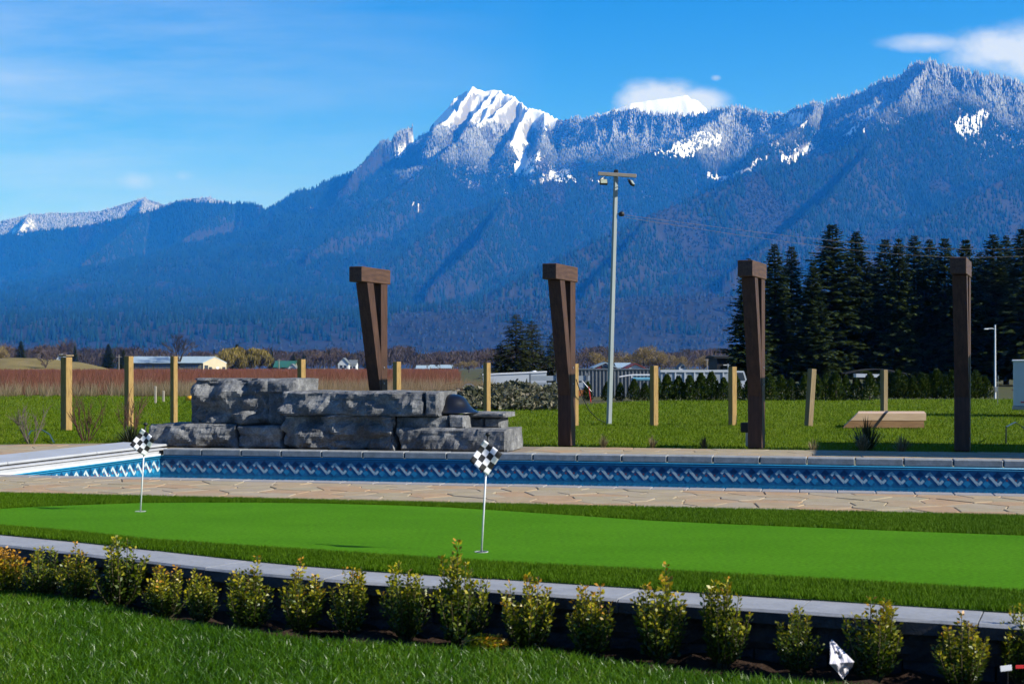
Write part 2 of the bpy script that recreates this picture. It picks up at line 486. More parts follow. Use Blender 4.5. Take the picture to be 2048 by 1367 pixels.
t.links.new(rmask, mx2.inputs['Factor'])
mx = t.nodes.new('ShaderNodeMix'); mx.data_type = 'RGBA'
t.links.new(mask, mx.inputs['Factor']); t.links.new(soil, mx.inputs['A']); t.links.new(mx2.outputs['Result'], mx.inputs['B'])
t.links.new(mx.outputs['Result'], b.inputs['Base Color'])
mtn = link('mountain', np_mesh('mountain', vv, remap[faces], m_mtn, smooth=False, attrs={'snow': GS.ravel()[used]}))
tag(mtn, kind='structure')

# forest on the mountain: only where the slope can be seen from the valley
elev = (GZ-EYE)/GY
hidden_below = np.maximum.accumulate(elev, axis=0)
NT = 1500000
tp = RNG.uniform(-200, 2240, NT)
ty = np.sqrt(RNG.uniform(3500**2, 13300**2, NT))
tx = (tp-1024)/FPX*ty
ri = np.clip(np.searchsorted(rows_Y, ty)-1, 0, nr-2); ci = np.clip(((tp+240)/3).astype(int), 0, nc-2)
fr_ = (ty-rows_Y[ri])/(rows_Y[ri+1]-rows_Y[ri]); fc_ = (tp+240)/3-ci
tz = (GZ[ri, ci]*(1-fc_)+GZ[ri, ci+1]*fc_)*(1-fr_)+(GZ[ri+1, ci]*(1-fc_)+GZ[ri+1, ci+1]*fc_)*fr_
rise = (GZ[ri+1, ci]-GZ[ri, ci])/(rows_Y[ri+1]-rows_Y[ri])
vis = (((tz+22-EYE)/ty) >= hidden_below[ri, ci]) & (tz > 12) & (RNG.random(NT) < np.clip(rise/1.1, 0.10, 1)*np.clip(ty/8000, 0.5, 1))
tp, tx, ty, tz = tp[vis], tx[vis], ty[vis], tz[vis]; NT = len(tx)
sn = snow_at(tx, ty, tz)
thin = fbm(tx/110+5, ty/110+3, 3)
peak_bare = (tz > 1690) & (tp > 840) & (tp < 1140)
ok = (sn < 0.9) & ((sn < 0.5) | (RNG.random(NT) < 0.30)) & (~peak_bare) & (RNG.random(NT) < np.clip(0.55+1.4*(thin-0.4), 0.15, 1))
tx, ty, tz, sn = tx[ok], ty[ok], tz[ok], sn[ok]
print('trees', len(tx)); NT = min(len(tx), 250000); tx, ty, tz, sn = tx[:NT], ty[:NT], tz[:NT], sn[:NT]
dec = (tz < 110*fbm(tx/400+9, ty/400+4, 4)*1.3) | ((ty < 4900) & (tx > -350) & (fbm(tx/150+9, ty/150+4, 3) < 0.62)) | (fbm(tx/220+70, ty/220+20, 3) > 0.70)
hh = np.where(dec, RNG.uniform(12, 20, NT), RNG.uniform(17, 34, NT)*np.where(ty > 11500, 0.7, 1))
rr = np.where(dec, hh*0.3, hh*RNG.uniform(0.15, 0.21, NT))
ang = RNG.uniform(0, 6.28, NT)
K = 5
tv = np.zeros((NT, K+1, 3))
for k in range(K):
    tv[:, k, 0] = tx+rr*np.cos(ang+k*2*PI/K); tv[:, k, 1] = ty+rr*np.sin(ang+k*2*PI/K); tv[:, k, 2] = tz+np.where(dec, hh*0.25, 0)
tv[:, K, 0] = tx; tv[:, K, 1] = ty; tv[:, K, 2] = tz+hh
base = (np.arange(NT)*(K+1))[:, None]
tf = np.concatenate([base+np.array([[k, (k+1) % K, K]]) for k in range(K)], 0)
rnd = RNG.random(NT)[:, None]
cg = np.array([0.006, 0.022, 0.016])*(0.6+1.0*rnd)
cd = np.array([0.026, 0.032, 0.030])*(0.3+1.0*rnd)
tc_ = np.where(dec[:, None], cd, cg)
frost_line = 1255+180*(ty > 9600)-420*(ty > 12000)+360*(fbm(tx/300+2, ty/300+6, 4)-0.5)
fr = np.clip((tz-frost_line)/260, 0, 1)[:, None]*(0.32+0.48*RNG.random(NT)[:, None])
tc_ = tc_*(1-fr)+np.array([0.62, 0.65, 0.7])*fr
cols = np.repeat(tc_[:, None, :]*0.8, K+1, 1).reshape(-1, 3)
m_for, t, b = nodes('mountain_tree_foliage')
a = t.nodes.new('ShaderNodeAttribute'); a.attribute_name = 'col'
t.links.new(a.outputs['Color'], b.inputs['Base Color']); b.inputs['Roughness'].default_value = 0.9; b.inputs['Specular IOR Level'].default_value = 0.05
forest = link('mountain_forest', np_mesh('mountain_forest', tv.reshape(-1, 3), tf, m_for, cols=cols))
tag(forest, 'dense dark conifer forest covering the mountain slopes, frosted white higher up', 'forest', kind='stuff')

# ------------------------------------------------------------------ haze: one closed box of pale blue air
hz = MB().span(-13500, 13500, -420, 16600, -4.5, 2450)
haze = hz.build('haze', [])
m_hz = bpy.data.materials.new('haze_air'); m_hz.use_nodes = True
t = m_hz.node_tree
for n in list(t.nodes):
    if n.type != 'OUTPUT_MATERIAL': t.nodes.remove(n)
pv = t.nodes.new('ShaderNodeVolumePrincipled')
pv.inputs['Color'].default_value = (0.02, 0.25, 1.0, 1)
pv.inputs['Absorption Color'].default_value = (1, 1, 1, 1)
pv.inputs['Density'].default_value = 0.72e-4
pv.inputs['Anisotropy'].default_value = 0.0
t.links.new(pv.outputs[0], t.nodes['Material Output'].inputs['Volume'])
haze.data.materials.append(m_hz)
tag(haze, 'pale blue haze hanging in the valley air before the mountains', 'haze', kind='stuff')
# ================================================================== YARD MATERIALS
m_lawn = M('back_lawn_ground', (0.060, 0.11, 0.001), (0.115, 0.165, 0.003), (0.10, 0.125, 0.006), scale=0.55, rough=0.95, spec=0.03, bump=0.5, bscale=30, bdist=0.03, coord='World', fine=(14, 0.35))
m_field = M('valley_ground', (0.07, 0.085, 0.03), (0.10, 0.085, 0.05), scale=0.03, rough=0.95, spec=0.05, coord='World')
m_flag = [M('deck_stone_%d' % i, c1, c2, scale=5, rough=0.8, spec=0.25, bump=0.35, bscale=22, bdist=0.006, coord='World', fine=(60, 0.12)) for i, (c1, c2) in enumerate((
    ((0.33, 0.24, 0.135), (0.43, 0.32, 0.19)), ((0.35, 0.225, 0.12), (0.45, 0.30, 0.165)), ((0.31, 0.245, 0.145), (0.40, 0.325, 0.20)), ((0.32, 0.25, 0.155), (0.41, 0.33, 0.22))))]
m_joint = M('deck_joint', (0.20, 0.155, 0.105), (0.29, 0.23, 0.165), scale=8, rough=0.95, coord='World')
m_cope = M('coping_grey', (0.19, 0.20, 0.20), (0.33, 0.34, 0.34), scale=9, rough=0.85, bump=0.4, bscale=70, bdist=0.004, coord='World', fine=(120, 0.18))
m_cope2 = M('coping_near', (0.27, 0.25, 0.235), (0.34, 0.32, 0.30), scale=9, rough=0.8, bump=0.3, bscale=60, bdist=0.003, coord='World')
m_white = M('white_paint', (0.74, 0.75, 0.76), (0.82, 0.82, 0.82), scale=3, rough=0.45, spec=0.4)
m_whitegrey = M('white_vinyl_lid', (0.36, 0.37, 0.38), (0.46, 0.47, 0.48), scale=2, rough=0.6, coord='World')
m_black = M('black_plastic', (0.010, 0.010, 0.011), (0.020, 0.020, 0.021), scale=8, rough=0.5)
m_soil = M('mulch_soil', (0.020, 0.012, 0.008), (0.075, 0.045, 0.030), scale=22, rough=0.95, spec=0.1, bump=0.9, bscale=60, bdist=0.02, coord='World')
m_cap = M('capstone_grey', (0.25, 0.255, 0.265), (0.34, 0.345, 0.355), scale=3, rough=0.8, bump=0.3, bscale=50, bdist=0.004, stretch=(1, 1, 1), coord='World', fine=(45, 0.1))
m_block = M('wall_block_shaded', (0.028, 0.029, 0.032), (0.085, 0.087, 0.092), scale=9, rough=0.95, bump=0.9, bscale=40, bdist=0.02, coord='World')  # dark grey with the shade of the wall face put into the colour
m_turf = M('turf_base', (0.030, 0.085, 0.006), (0.045, 0.11, 0.010), scale=6, rough=0.95, spec=0.05, coord='World')
m_green = M('putting_turf', (0.056, 0.178, 0.004), (0.078, 0.222, 0.007), scale=1.3, rough=0.95, spec=0.03, bump=0.5, bscale=260, bdist=0.005, coord='World', fine=(55, 0.30), stretch=(0.6, 1, 1))
m_blade = leafmat('turf_blade', ((0.055, 0.125, 0.001), (0.080, 0.170, 0.002), (0.12, 0.22, 0.004)), [0, 0.7, 1], trans=0.25, rough=0.6, spec=0.1)
m_grass = leafmat('lawn_blade', ((0.032, 0.095, 0.001), (0.060, 0.155, 0.001), (0.110, 0.215, 0.003), (0.24, 0.26, 0.05)), [0, 0.5, 0.93, 1], trans=0.3, rough=0.35, spec=0.3)
m_grass2 = leafmat('back_lawn_blade', ((0.060, 0.125, 0.001), (0.105, 0.175, 0.002), (0.15, 0.21, 0.008), (0.28, 0.26, 0.08)), [0, 0.5, 0.93, 1], trans=0.3, rough=0.6, spec=0.12)

def sheet(name, loops, z, mat, kind='structure', sub=None):
    """flat sheet from outer loop (+ holes) of xy points"""
    L = [[Vector((p[0], p[1], 0)) for p in lp] for lp in loops]
    tris = tessellate_polygon(L)
    vs = [(p.x, p.y, z) for lp in L for p in lp]
    me = bpy.data.meshes.new(name); me.from_pydata(vs, [], [tuple(t) for t in tris])
    bm = bmesh.new(); bm.from_mesh(me)
    for f in bm.faces:
        f.normal_update()
        if f.normal.z < 0: f.normal_flip()
    bm.to_mesh(me); bm.free()
    me.materials.append(mat)
    o = link(name, me); o['kind'] = kind
    return o
def patchy(pts, n):
    d = np.maximum(pts[:, 1], 6)/9.0
    return np.clip(0.12+0.62*RNG.random(n)+1.0*(fbm(pts[:, 0]/(0.5*d), pts[:, 1]/(0.9*d), 4)-0.42)+0.35*(RNG.random(n) > 0.985), 0, 1)
def blades(name, pts, h, w, mat, lean=0.5, hvar=0.4, parent=None, label=None, cat=None, face_cam=0.5, simple=False):
    """upright grass blades on the points; one mesh"""
    n = len(pts); pts = np.asarray(pts, float)
    h = np.asarray(h) if np.ndim(h) else np.full(n, h)
    w = np.asarray(w) if np.ndim(w) else np.full(n, w)
    H = h*(1-hvar+2*hvar*RNG.random(n)); a = RNG.uniform(0, 2*PI, n)
    sd = np.stack([np.cos(a), np.sin(a)*face_cam], 1); sd /= np.linalg.norm(sd, axis=1)[:, None]
    b = RNG.uniform(0, 2*PI, n); ln = lean*H*RNG.random(n)
    d = np.stack([np.cos(b)*ln, np.sin(b)*ln], 1)
    ww = w[:, None]/2
    if simple:
        v = np.zeros((n, 3, 3)); v[:, :, 2] = pts[:, 2][:, None]; v[:, 2, 2] += H
        v[:, 0, :2] = pts[:, :2]-sd*ww; v[:, 1, :2] = pts[:, :2]+sd*ww; v[:, 2, :2] = pts[:, :2]+d
        ob = link(name, np_mesh(name, v.reshape(-1, 3), np.arange(3*n).reshape(-1, 3), mat, attrs={'rnd': np.repeat(patchy(pts, n), 3)}), parent)
        return tag(ob, label, cat, kind='stuff')
    v = np.zeros((n, 5, 3))
    v[:, 0, :2] = pts[:, :2]-sd*ww; v[:, 1, :2] = pts[:, :2]+sd*ww
    v[:, 2, :2] = pts[:, :2]+d*0.35+sd*ww*0.8; v[:, 3, :2] = pts[:, :2]+d*0.35-sd*ww*0.8; v[:, 4, :2] = pts[:, :2]+d
    v[:, :, 2] = pts[:, 2][:, None]; v[:, 2, 2] += H*0.6; v[:, 3, 2] += H*0.6; v[:, 4, 2] += H
    o = (np.arange(n)*5)[:, None]
    f = np.concatenate([o+np.array([[0, 1, 2]]), o+np.array([[0, 2, 3]]), o+np.array([[3, 2, 4]])], 0)
    r = np.repeat(patchy(pts, n), 5)
    ob = link(name, np_mesh(name, v.reshape(-1, 3), f, mat, attrs={'rnd': r}), parent)
    return tag(ob, label, cat, kind='stuff')
def scatter(poly, n, holes=(), zf=0.0, dens=None):
    xs = [p[0] for p in poly]; ys = [p[1] for p in poly]
    out = np.zeros((0, 2))
    while len(out) < n:
        p = np.stack([RNG.uniform(min(xs), max(xs), n*2), RNG.uniform(min(ys), max(ys), n*2)], 1)
        k = in_poly(p[:, 0], p[:, 1], poly)
        k &= np.abs(p[:, 0]) < 0.43*np.maximum(p[:, 1], 0.1)+0.5
        for hpoly in holes: k &= ~in_poly(p[:, 0], p[:, 1], hpoly)
        if dens is not None: k &= RNG.random(len(p)) < dens(p[:, 0], p[:, 1])
        out = np.concatenate([out, p[k]], 0)
    out = out[:n]
    return np.concatenate([out, np.full((n, 1), zf)], 1)

# ================================================================== GROUND
hole_uv = [(-18, 16.5), (-16, 18.0), (-14.2, 19.3), (-12.6, 20.25), (-11.2, 20.95), (-9.8, 21.3), (-7.5, 21.38), (18, 21.25), (18, -12), (-18, -12)]
hole = [UV(u, v) for u, v in hole_uv]
outer = [(-13000, -400), (13000, -400), (13000, 16500), (-13000, 16500)]
ground = sheet('ground', [outer, hole], -0.03, m_field)
lawn_poly = [UV(-18, 16.5), UV(-16, 18.0), UV(-14.2, 19.3), UV(-12.6, 20.25), UV(-11.2, 20.95), UV(-9.8, 21.3), UV(-7.5, 21.38), UV(18, 21.25), (34, 17), (34, 55.5), (9, 54.5), (4.4, 51.5), (2.4, 47), (-0.4, 40), (-3.6, 44), (-8, 58), (-14, 61), (-24, 63), (-34, 63), (-34, 20)]
lawn = sheet('back_lawn', [lawn_poly], -0.012, m_lawn)

# pool deck: recessed joint slab with separate stones
PU0, PU1, PV0, PV1 = -9.75, 5.0, 14.22, 19.22          # the pool opening
deck_uv = [(-18, 12.17), (18, 12.17), (18, 21.25), (-7.5, 21.38), (-9.8, 21.3), (-11.2, 20.95), (-12.6, 20.25), (-14.2, 19.3), (-16, 18.0), (-18, 16.5)]
deck = sheet('pool_deck', [[UV(*p) for p in deck_uv], [UV(PU0, PV0), UV(PU1, PV0), UV(PU1, PV1), UV(PU0, PV1)]], -0.012, m_joint)
def clip_poly(poly, nx, ny, c):
    out = []
    for i in range(len(poly)):
        a, b = poly[i], poly[(i+1) % len(poly)]
        da = a[0]*nx+a[1]*ny-c; db = b[0]*nx+b[1]*ny-c
        if da <= 0: out.append(a)
        if (da < 0 < db) or (db < 0 < da):
            t = da/(da-db); out.append((a[0]+(b[0]-a[0])*t, a[1]+(b[1]-a[1])*t))
    return out
def stones(u0, u1, v0, v1, su, sv, keep=None):
    seeds = []
    nu = int((u1-u0)/su)+1; nv = max(1, int(round((v1-v0)/sv)))
    for j in range(nv):
        for i in range(nu):
            seeds.append((u0+(i+0.5*(j % 2)+random.uniform(0.1, 0.9))*su, v0+(j+random.uniform(0.15, 0.85))*(v1-v0)/nv))
    for i, s in enumerate(seeds):
        poly = [(u0, v0), (u1, v0), (u1, v1), (u0, v1)]
        for j, q in enumerate(seeds):
            if i == j or abs(q[0]-s[0]) > 3*su or abs(q[1]-s[1]) > 3*sv: continue
            nx, ny = q[0]-s[0], q[1]-s[1]; L = math.hypot(nx, ny)
            if L < 1e-6: continue
            nx /= L; ny /= L
            c = nx*(s[0]+q[0])/2+ny*(s[1]+q[1])/2-0.0045
            poly = clip_poly(poly, nx, ny, c)
            if len(poly) < 3: break
        if len(poly) < 3: continue
        if keep and not keep(s): continue
        cx = sum(p[0] for p in poly)/len(poly); cy = sum(p[1] for p in poly)/len(poly)
        mb = MB(); z = random.uniform(-0.003, 0.003)
        out = [UV(*p) for p in poly]; inn = [UV(cx+(p[0]-cx)*0.965, cy+(p[1]-cy)*0.965) for p in poly]
        n = len(poly)
        vs = [(p.x, p.y, -0.011) for p in out]+[(p.x, p.y, z-0.005) for p in out]+[(p.x, p.y, z) for p in inn]
        fs = [tuple(range(2*n, 3*n))]+[(k, (k+1) % n, n+(k+1) % n, n+k) for k in range(n)]+[(n+k, n+(k+1) % n, 2*n+(k+1) % n, 2*n+k) for k in range(n)]
        mb.add(vs, fs)
        mb.build('flagstone', random.choice(m_flag), deck)
stones(-11.6, 3.6, 12.17, 14.0, 0.43, 0.30)
stones(-4.4, 4.0, 19.50, 21.22, 0.6, 0.42)
stones(-13.6, -9.6, 19.66, 21.28, 0.62, 0.42, keep=lambda s: s[1] < 21.3-max(0, -s[0]-9.6)*0.42 - 0.2)
stones(-12.6, -10.65, 16.0, 19.66, 0.6, 0.5)

# ------------------------------------------------------------------ pool
pool = empty('swimming_pool', UV((PU0+PU1)/2, (PV0+PV1)/2, -0.34), label='rectangular vinyl-lined pool with blue tile-patterned border and grey coping', cat='pool')
m_liner, t, b = nodes('liner_blue')
b.inputs['Roughness'].default_value = 0.28; b.inputs['Specular IOR Level'].default_value = 0.5
col = ramp(t, tnoise(t, 7, 5, 0.7, coord='World'), ((0.006, 0.095, 0.20), (0.020, 0.19, 0.36)), [0.35, 0.7]); t.links.new(col, b.inputs['Base Color'])
m_lin_dk = M('liner_navy', (0.005, 0.045, 0.12), (0.008, 0.065, 0.16), scale=20, rough=0.3, coord='World')
m_lin_lt = M('liner_pale', (0.40, 0.50, 0.50), (0.58, 0.66, 0.64), scale=26, rough=0.3, coord='World')
m_lin_rd = M('liner_red', (0.20, 0.045, 0.055), (0.30, 0.08, 0.08), scale=20, rough=0.3, coord='World')
m_lin_md = M('liner_mid', (0.015, 0.22, 0.40), (0.04, 0.29, 0.47), scale=20, rough=0.3, coord='World')
# basin
mb = MB()
c4 = [UV(PU0, PV0), UV(PU1, PV0), UV(PU1, PV1), UV(PU0, PV1)]
zt, zb = -0.08, -1.5
vs = [(p.x, p.y, zt) for p in c4]+[(p.x, p.y, zb) for p in c4]
mb.add(vs, [(0, 1, 5, 4), (1, 2, 6, 5), (2, 3, 7, 6), (3, 0, 4, 7), (4, 5, 6, 7)])
liner = mb.build('liner', m_liner, pool)
# bead rail under the coping
mb = MB()
for a, bb in ((c4[2], c4[3]), (c4[3], c4[0]), (c4[1], c4[2])):
    d = (bb-a).normalized(); nrm = Vector((-d.y, d.x, 0))
    for zz, rr_ in ((-0.095, 0.012), (-0.12, 0.008)):
        mb.tube([a+nrm*0.012+Vector((0, 0, zz)), bb+nrm*0.012+Vector((0, 0, zz))], rr_, 6)
mb.build('bead_rail', m_lin_md, pool, smooth=True)
# printed waterline border: flat motifs 2 mm proud of the liner
def motif(mb, o, ex, nrm):
    up = Vector((0, 0, 1))
    def quad(cx, cy, ln, th, ang, mi, k):
        ca, sa = math.cos(ang), math.sin(ang)
        pts = []
        for sx, sy in ((-1, -1), (1, -1), (1, 1), (-1, 1)):
            x = cx+sx*ln/2*ca-sy*th/2*sa; y = cy+sx*ln/2*sa+sy*th/2*ca
            pts.append(o+ex*x+up*y+nrm*(0.0015+0.0008*k))
        mb.add(pts, [(0, 1, 2, 3)], mi)
    A = math.radians(-43)
    quad(0.178, 0.150, 0.075, 0.075, A+PI/2, 0, 0)          # navy lozenge upper right
    quad(0.040, 0.045, 0.07, 0.07, A, 2, 0)                 # mid blue lozenge lower left
    quad(0.119, 0.102, 0.200, 0.036, math.radians(-48), 1, 1)   # pale bar
    quad(0.034, 0.146, 0.062, 0.034, A+PI/2, 1, 2)          # short pale end, upper
    quad(0.206, 0.056, 0.062, 0.034, A+PI/2, 1, 2)          # short pale end, lower
    quad(0.052, 0.094, 0.024, 0.024, A, 3, 2); quad(0.165, 0.096, 0.024, 0.024, A, 3, 2)
    quad(0.060, 0.160, 0.004, 0.034, A, 0, 3)
mb = MB()
per = 0.24
n = int((PU1-PU0)/per)
for i in range(n):
    motif(mb, UV(PU0+0.02+i*per, PV1-0.001, -0.342), E1, -E2)
n = int((PV1-PV0)/per)
for i in range(n):
    motif(mb, UV(PU0+0.001, PV1-0.02-(i+1)*per, -0.342), E2, E1)
mb.build('border_print', [m_lin_dk, m_lin_lt, m_lin_md, m_lin_rd], liner)
# water
m_water, t, b = nodes('pool_water')
b.inputs['Base Color'].default_value = (0.006, 0.075, 0.15, 1); b.inputs['Roughness'].default_value = 0.03; b.inputs['IOR'].default_value = 1.33
h = tnoise(t, 2.2, 3, 0.5, (1, 1, 1), 'World'); bp = t.nodes.new('ShaderNodeBump'); bp.inputs['Strength'].default_value = 0.12; bp.inputs['Distance'].default_value = 0.02
t.links.new(h, bp.inputs['Height']); t.links.new(bp.outputs[0], b.inputs['Normal'])
mb = MB(); e = 0.004
mb.add([UV(PU0+e, PV0+e, -0.362), UV(PU1-e, PV0+e, -0.362), UV(PU1-e, PV1-e, -0.362), UV(PU0+e, PV1-e, -0.362)], [(0, 1, 2, 3)])
mb.build('water', m_water, pool)
# coping blocks
rot = Matrix.Rotation(-TH, 3, 'Z')
def shared_block(size, ch, mat, seeds=3):
    out = []
    for k in range(seeds):
        mb = MB().cbox((0, 0, 0), size, None, ch)
        out.append(mb.mesh('coping_block', mat))
    return out
L = 0.618
me = shared_block((L-0.012, 0.30, 0.092), 0.010, m_cope)
n = int((PU1+0.3-PU0)/L)
for i in range(n):
    o = link('coping_block', random.choice(me), pool)
    o.location = UV(PU0+0.05+(i+0.5)*L, PV1+0.15-0.02, 0.012-0.046+random.uniform(-0.002, 0.002))-pool.location
    o.rotation_euler = (0, 0, -TH+random.uniform(-0.004, 0.004))
me = shared_block((0.356, 0.225, 0.09), 0.008, m_cope2)
n = int((PU1-PU0)/0.36)
for i in range(n):
    o = link('coping_block', random.choice(me), pool)
    o.location = UV(PU0+(i+0.5)*0.36, PV0-0.09, 0.006-0.045+random.uniform(-0.002, 0.002))-pool.location
    o.rotation_euler = (0, 0, -TH+random.uniform(-0.003, 0.003))
# automatic cover housing along the left end
hs = empty('pool_cover_housing', UV(-10.1, 16.6, 0), label='long white pool cover lid and trough at the left end of the pool', cat='pool cover')
mb = MB()
def uvbox(mb, u0, u1, v0, v1, z0, z1, tilt=0.0, ch=0.008):
    c = UV((u0+u1)/2, (v0+v1)/2, (z0+z1)/2)
    mb.cbox(c, (u1-u0, v1-v0, z1-z0), rot @ Matrix.Rotation(tilt, 3, 'Y'), ch)
for i in range(3):
    mb = MB(); uvbox(mb, -10.62, -9.86, 13.35+i*2.13, 13.35+(i+1)*2.13-0.012, 0.03, 0.065, 0.02)
    mb.build('lid_panel', m_whitegrey, hs)
mb = MB(); uvbox(mb, -9.90, -9.768, 13.9, 19.5, -0.085, 0.008); mb.build('fascia', m_whitegrey, hs)
mb = MB(); uvbox(mb, -9.766, -9.735, PV0, PV1-0.01, -0.10, -0.06, ch=0.004); mb.build('track_rail', m_white, hs)
mb = MB(); uvbox(mb, -10.55, -9.95, 13.4, 19.7, -0.013, 0.028, ch=0.002); mb.build('trough', m_black, hs)

# ================================================================== PUTTING GREEN AND TURF
Fp = [(-8.4, 12.6), (-6.2, 11.35), (-3.52, 9.77), (-1.55, 8.42), (-0.065, 7.74), (1.20, 7.18), (2.30, 6.71), (4.2, 5.95), (6.5, 5.2), (9, 4.5)]
def catmull(pts, t):
    n = len(pts)-1; i = min(int(t), n-1); f = t-i
    p = [Vector(pts[max(0, min(n, k))]) for k in (i-1, i, i+1, i+2)]
    return 0.5*((2*p[1])+(-p[0]+p[2])*f+(2*p[0]-5*p[1]+4*p[2]-p[3])*f*f+(-p[0]+3*p[1]-3*p[2]+p[3])*f**3)
_c = [catmull(Fp, i*0.02) for i in range(int((len(Fp)-1)/0.02)+1)]
_s = [0.0]
for a_, b_ in zip(_c[:-1], _c[1:]): _s.append(_s[-1]+(b_-a_).length)
def wall_at(s):
    """point on the cap's front edge, its tangent and the inward normal"""
    i = max(1, min(len(_s)-1, int(np.searchsorted(_s, s))))
    f = (s-_s[i-1])/(_s[i]-_s[i-1]); p = _c[i-1].lerp(_c[i], f)
    tg = (_c[i]-_c[i-1]).normalized()
    return Vector((p.x, p.y, 0)), Vector((tg.x, tg.y, 0)), Vector((-tg.y, tg.x, 0))
WL = _s[-1]
CAPW = 0.37
back_edge = []
for k in range(60):
    p, tg, nn = wall_at(WL*k/59); back_edge.append(p+nn*CAPW)
turf_poly = [UV(-18, 12.17)]+[p for p in back_edge if p.x > -12]+[UV(14, 12.17)]
turf = sheet('turf_base', [turf_poly], -0.008, m_turf)
gpx = [(2900, 1105), (2300, 1080), (2048, 1070), (1800, 1061), (1600, 1053), (1450, 1047), (1300, 1040), (1150, 1030), (1000, 1020), (900, 1014), (800, 1010), (650, 1006), (500, 1004), (380, 1004), (280, 1005), (160, 1009), (60, 1013), (-20, 1018), (-70, 1026), (-60, 1036), (0, 1051), (150, 1063), (300, 1079), (450, 1089), (600, 1099), (800, 1112), (1000, 1124), (1200, 1135), (1400, 1145), (1700, 1161), (2048, 1182), (2400, 1202), (2900, 1232)]
green_poly = [P(x, y) for x, y in gpx]
green = sheet('putting_green', [green_poly], 0.0, m_green)
vis_turf = [p for p in turf_poly]
blades('turf_fringe', scatter(vis_turf, 290000, [green_poly], -0.008), 0.030, 0.0055, m_blade, lean=0.7, hvar=0.2, simple=True, label='deep green artificial turf fringe around the putting green', cat='turf')

# retaining wall: capstones and split-face blocks, each its own piece
wall = empty('retaining_wall', (0, 8.2, -0.3), label='low curved grey block retaining wall with pale capstones along the turf', cat='wall')
s = 0.3
while s < WL-0.9:
    ln = random.uniform(0.86, 0.94); k = 5
    pf = [wall_at(s+0.004+(ln-0.008)*i/k) for i in range(k+1)]
    mb = MB(); zt, zb = -0.012+random.uniform(-0.002, 0.002), -0.085
    pr = [(0.0, zb), (0.0, zt-0.014), (0.014, zt), (CAPW-0.01, zt), (CAPW, zt-0.01), (CAPW, zb)]
    vs = []; fs = []
    for p, tg, nn in pf:
        for q, z in pr:
            j = random.uniform(-0.006, 0.006) if q == 0.0 else 0
            vs.append(p+nn*(q+j)+Vector((0, 0, z)))
    m = len(pr)
    for i in range(k):
        for j in range(m): fs.append((i*m+j, (i+1)*m+j, (i+1)*m+(j+1) % m, i*m+(j+1) % m))
    fs.append(tuple(range(m))); fs.append(tuple(range(k*m, (k+1)*m))[::-1])
    mb.add(vs, fs)
    mb.m = [1 if (q < k*m and q % m == 0) else 0 for q in range(len(fs))]  # front faces take the darker block colour, shade painted in
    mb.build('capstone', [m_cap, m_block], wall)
    s += ln
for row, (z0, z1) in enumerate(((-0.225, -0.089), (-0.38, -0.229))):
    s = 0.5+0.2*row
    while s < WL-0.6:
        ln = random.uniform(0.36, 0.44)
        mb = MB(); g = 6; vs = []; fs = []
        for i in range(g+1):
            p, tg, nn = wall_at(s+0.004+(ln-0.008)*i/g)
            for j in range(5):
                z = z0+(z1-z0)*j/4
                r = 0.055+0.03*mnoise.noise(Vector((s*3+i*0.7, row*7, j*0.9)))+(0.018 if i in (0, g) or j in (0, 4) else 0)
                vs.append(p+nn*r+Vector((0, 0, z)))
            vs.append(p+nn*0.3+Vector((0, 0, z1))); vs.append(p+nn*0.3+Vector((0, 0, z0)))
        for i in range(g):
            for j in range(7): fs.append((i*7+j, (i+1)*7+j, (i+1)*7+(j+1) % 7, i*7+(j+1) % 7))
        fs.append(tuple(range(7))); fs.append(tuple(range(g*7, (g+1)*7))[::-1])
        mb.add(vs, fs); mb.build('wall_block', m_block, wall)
        s += ln

# front lawn and planting bed
ZL = -0.30
lp = [(-400, 1130), (-150, 1162), (0, 1186), (110, 1200), (200, 1216), (300, 1233), (400, 1249), (500, 1262), (600, 1276), (760, 1287), (900, 1297), (1020, 1300), (1100, 1302), (1200, 1322), (1300, 1335), (1400, 1347), (1600, 1365), (1800, 1385), (2100, 1412), (2600, 1455)]
lawn_edge = [P(x, y+(17 if x > 250 else 6), ZL) for x, y in lp]
front_poly = lawn_edge+[Vector((7, 2, 0)), Vector((7, -8, 0)), Vector((-14, -8, 0)), Vector((-14, 12, 0))]
front = sheet('front_lawn', [front_poly], ZL, M('front_lawn_soil', (0.016, 0.035, 0.006), (0.04, 0.06, 0.012), scale=12, rough=0.95, coord='World'))
# soil bed as a lumpy sheet from under the lawn edge to the wall
NB = 260
bv = []; bf = []
for i in range(NB+1):
    p, tg, nn = wall_at(0.3+(WL-0.8)*i/NB)
    for j in range(15):
        q = p+nn*(0.12-0.9*j/14)
        hgt = 0.055*mnoise.noise(Vector((q.x*3.1, q.y*3.1, 0)))+0.035*mnoise.noise(Vector((q.x*11, q.y*11, 3)))+0.016*mnoise.noise(Vector((q.x*31, q.y*31, 5)))
        bv.append((q.x, q.y, ZL-0.004+max(-0.012, hgt+0.006)*min(1, (14-j)/4)*(1 if j else 0.3)-(0.02 if j == 14 else 0)))
for i in range(NB):
    for j in range(14): bf.append((i*15+j, i*15+j+1, (i+1)*15+j+1, (i+1)*15+j))
bed = link('planting_bed', np_mesh('planting_bed', bv, bf, m_soil, smooth=True)); bed['kind'] = 'structure'
gp = scatter([(p.x, p.y) for p in lawn_edge]+[(3.2, 6.3), (-3, 6.3), (-6, 8)], 140000, [], ZL)
blades('front_grass', gp, 0.055, 0.0055, m_grass, lean=1.0, hvar=0.45, label='thick green lawn grass in the near foreground', cat='grass')
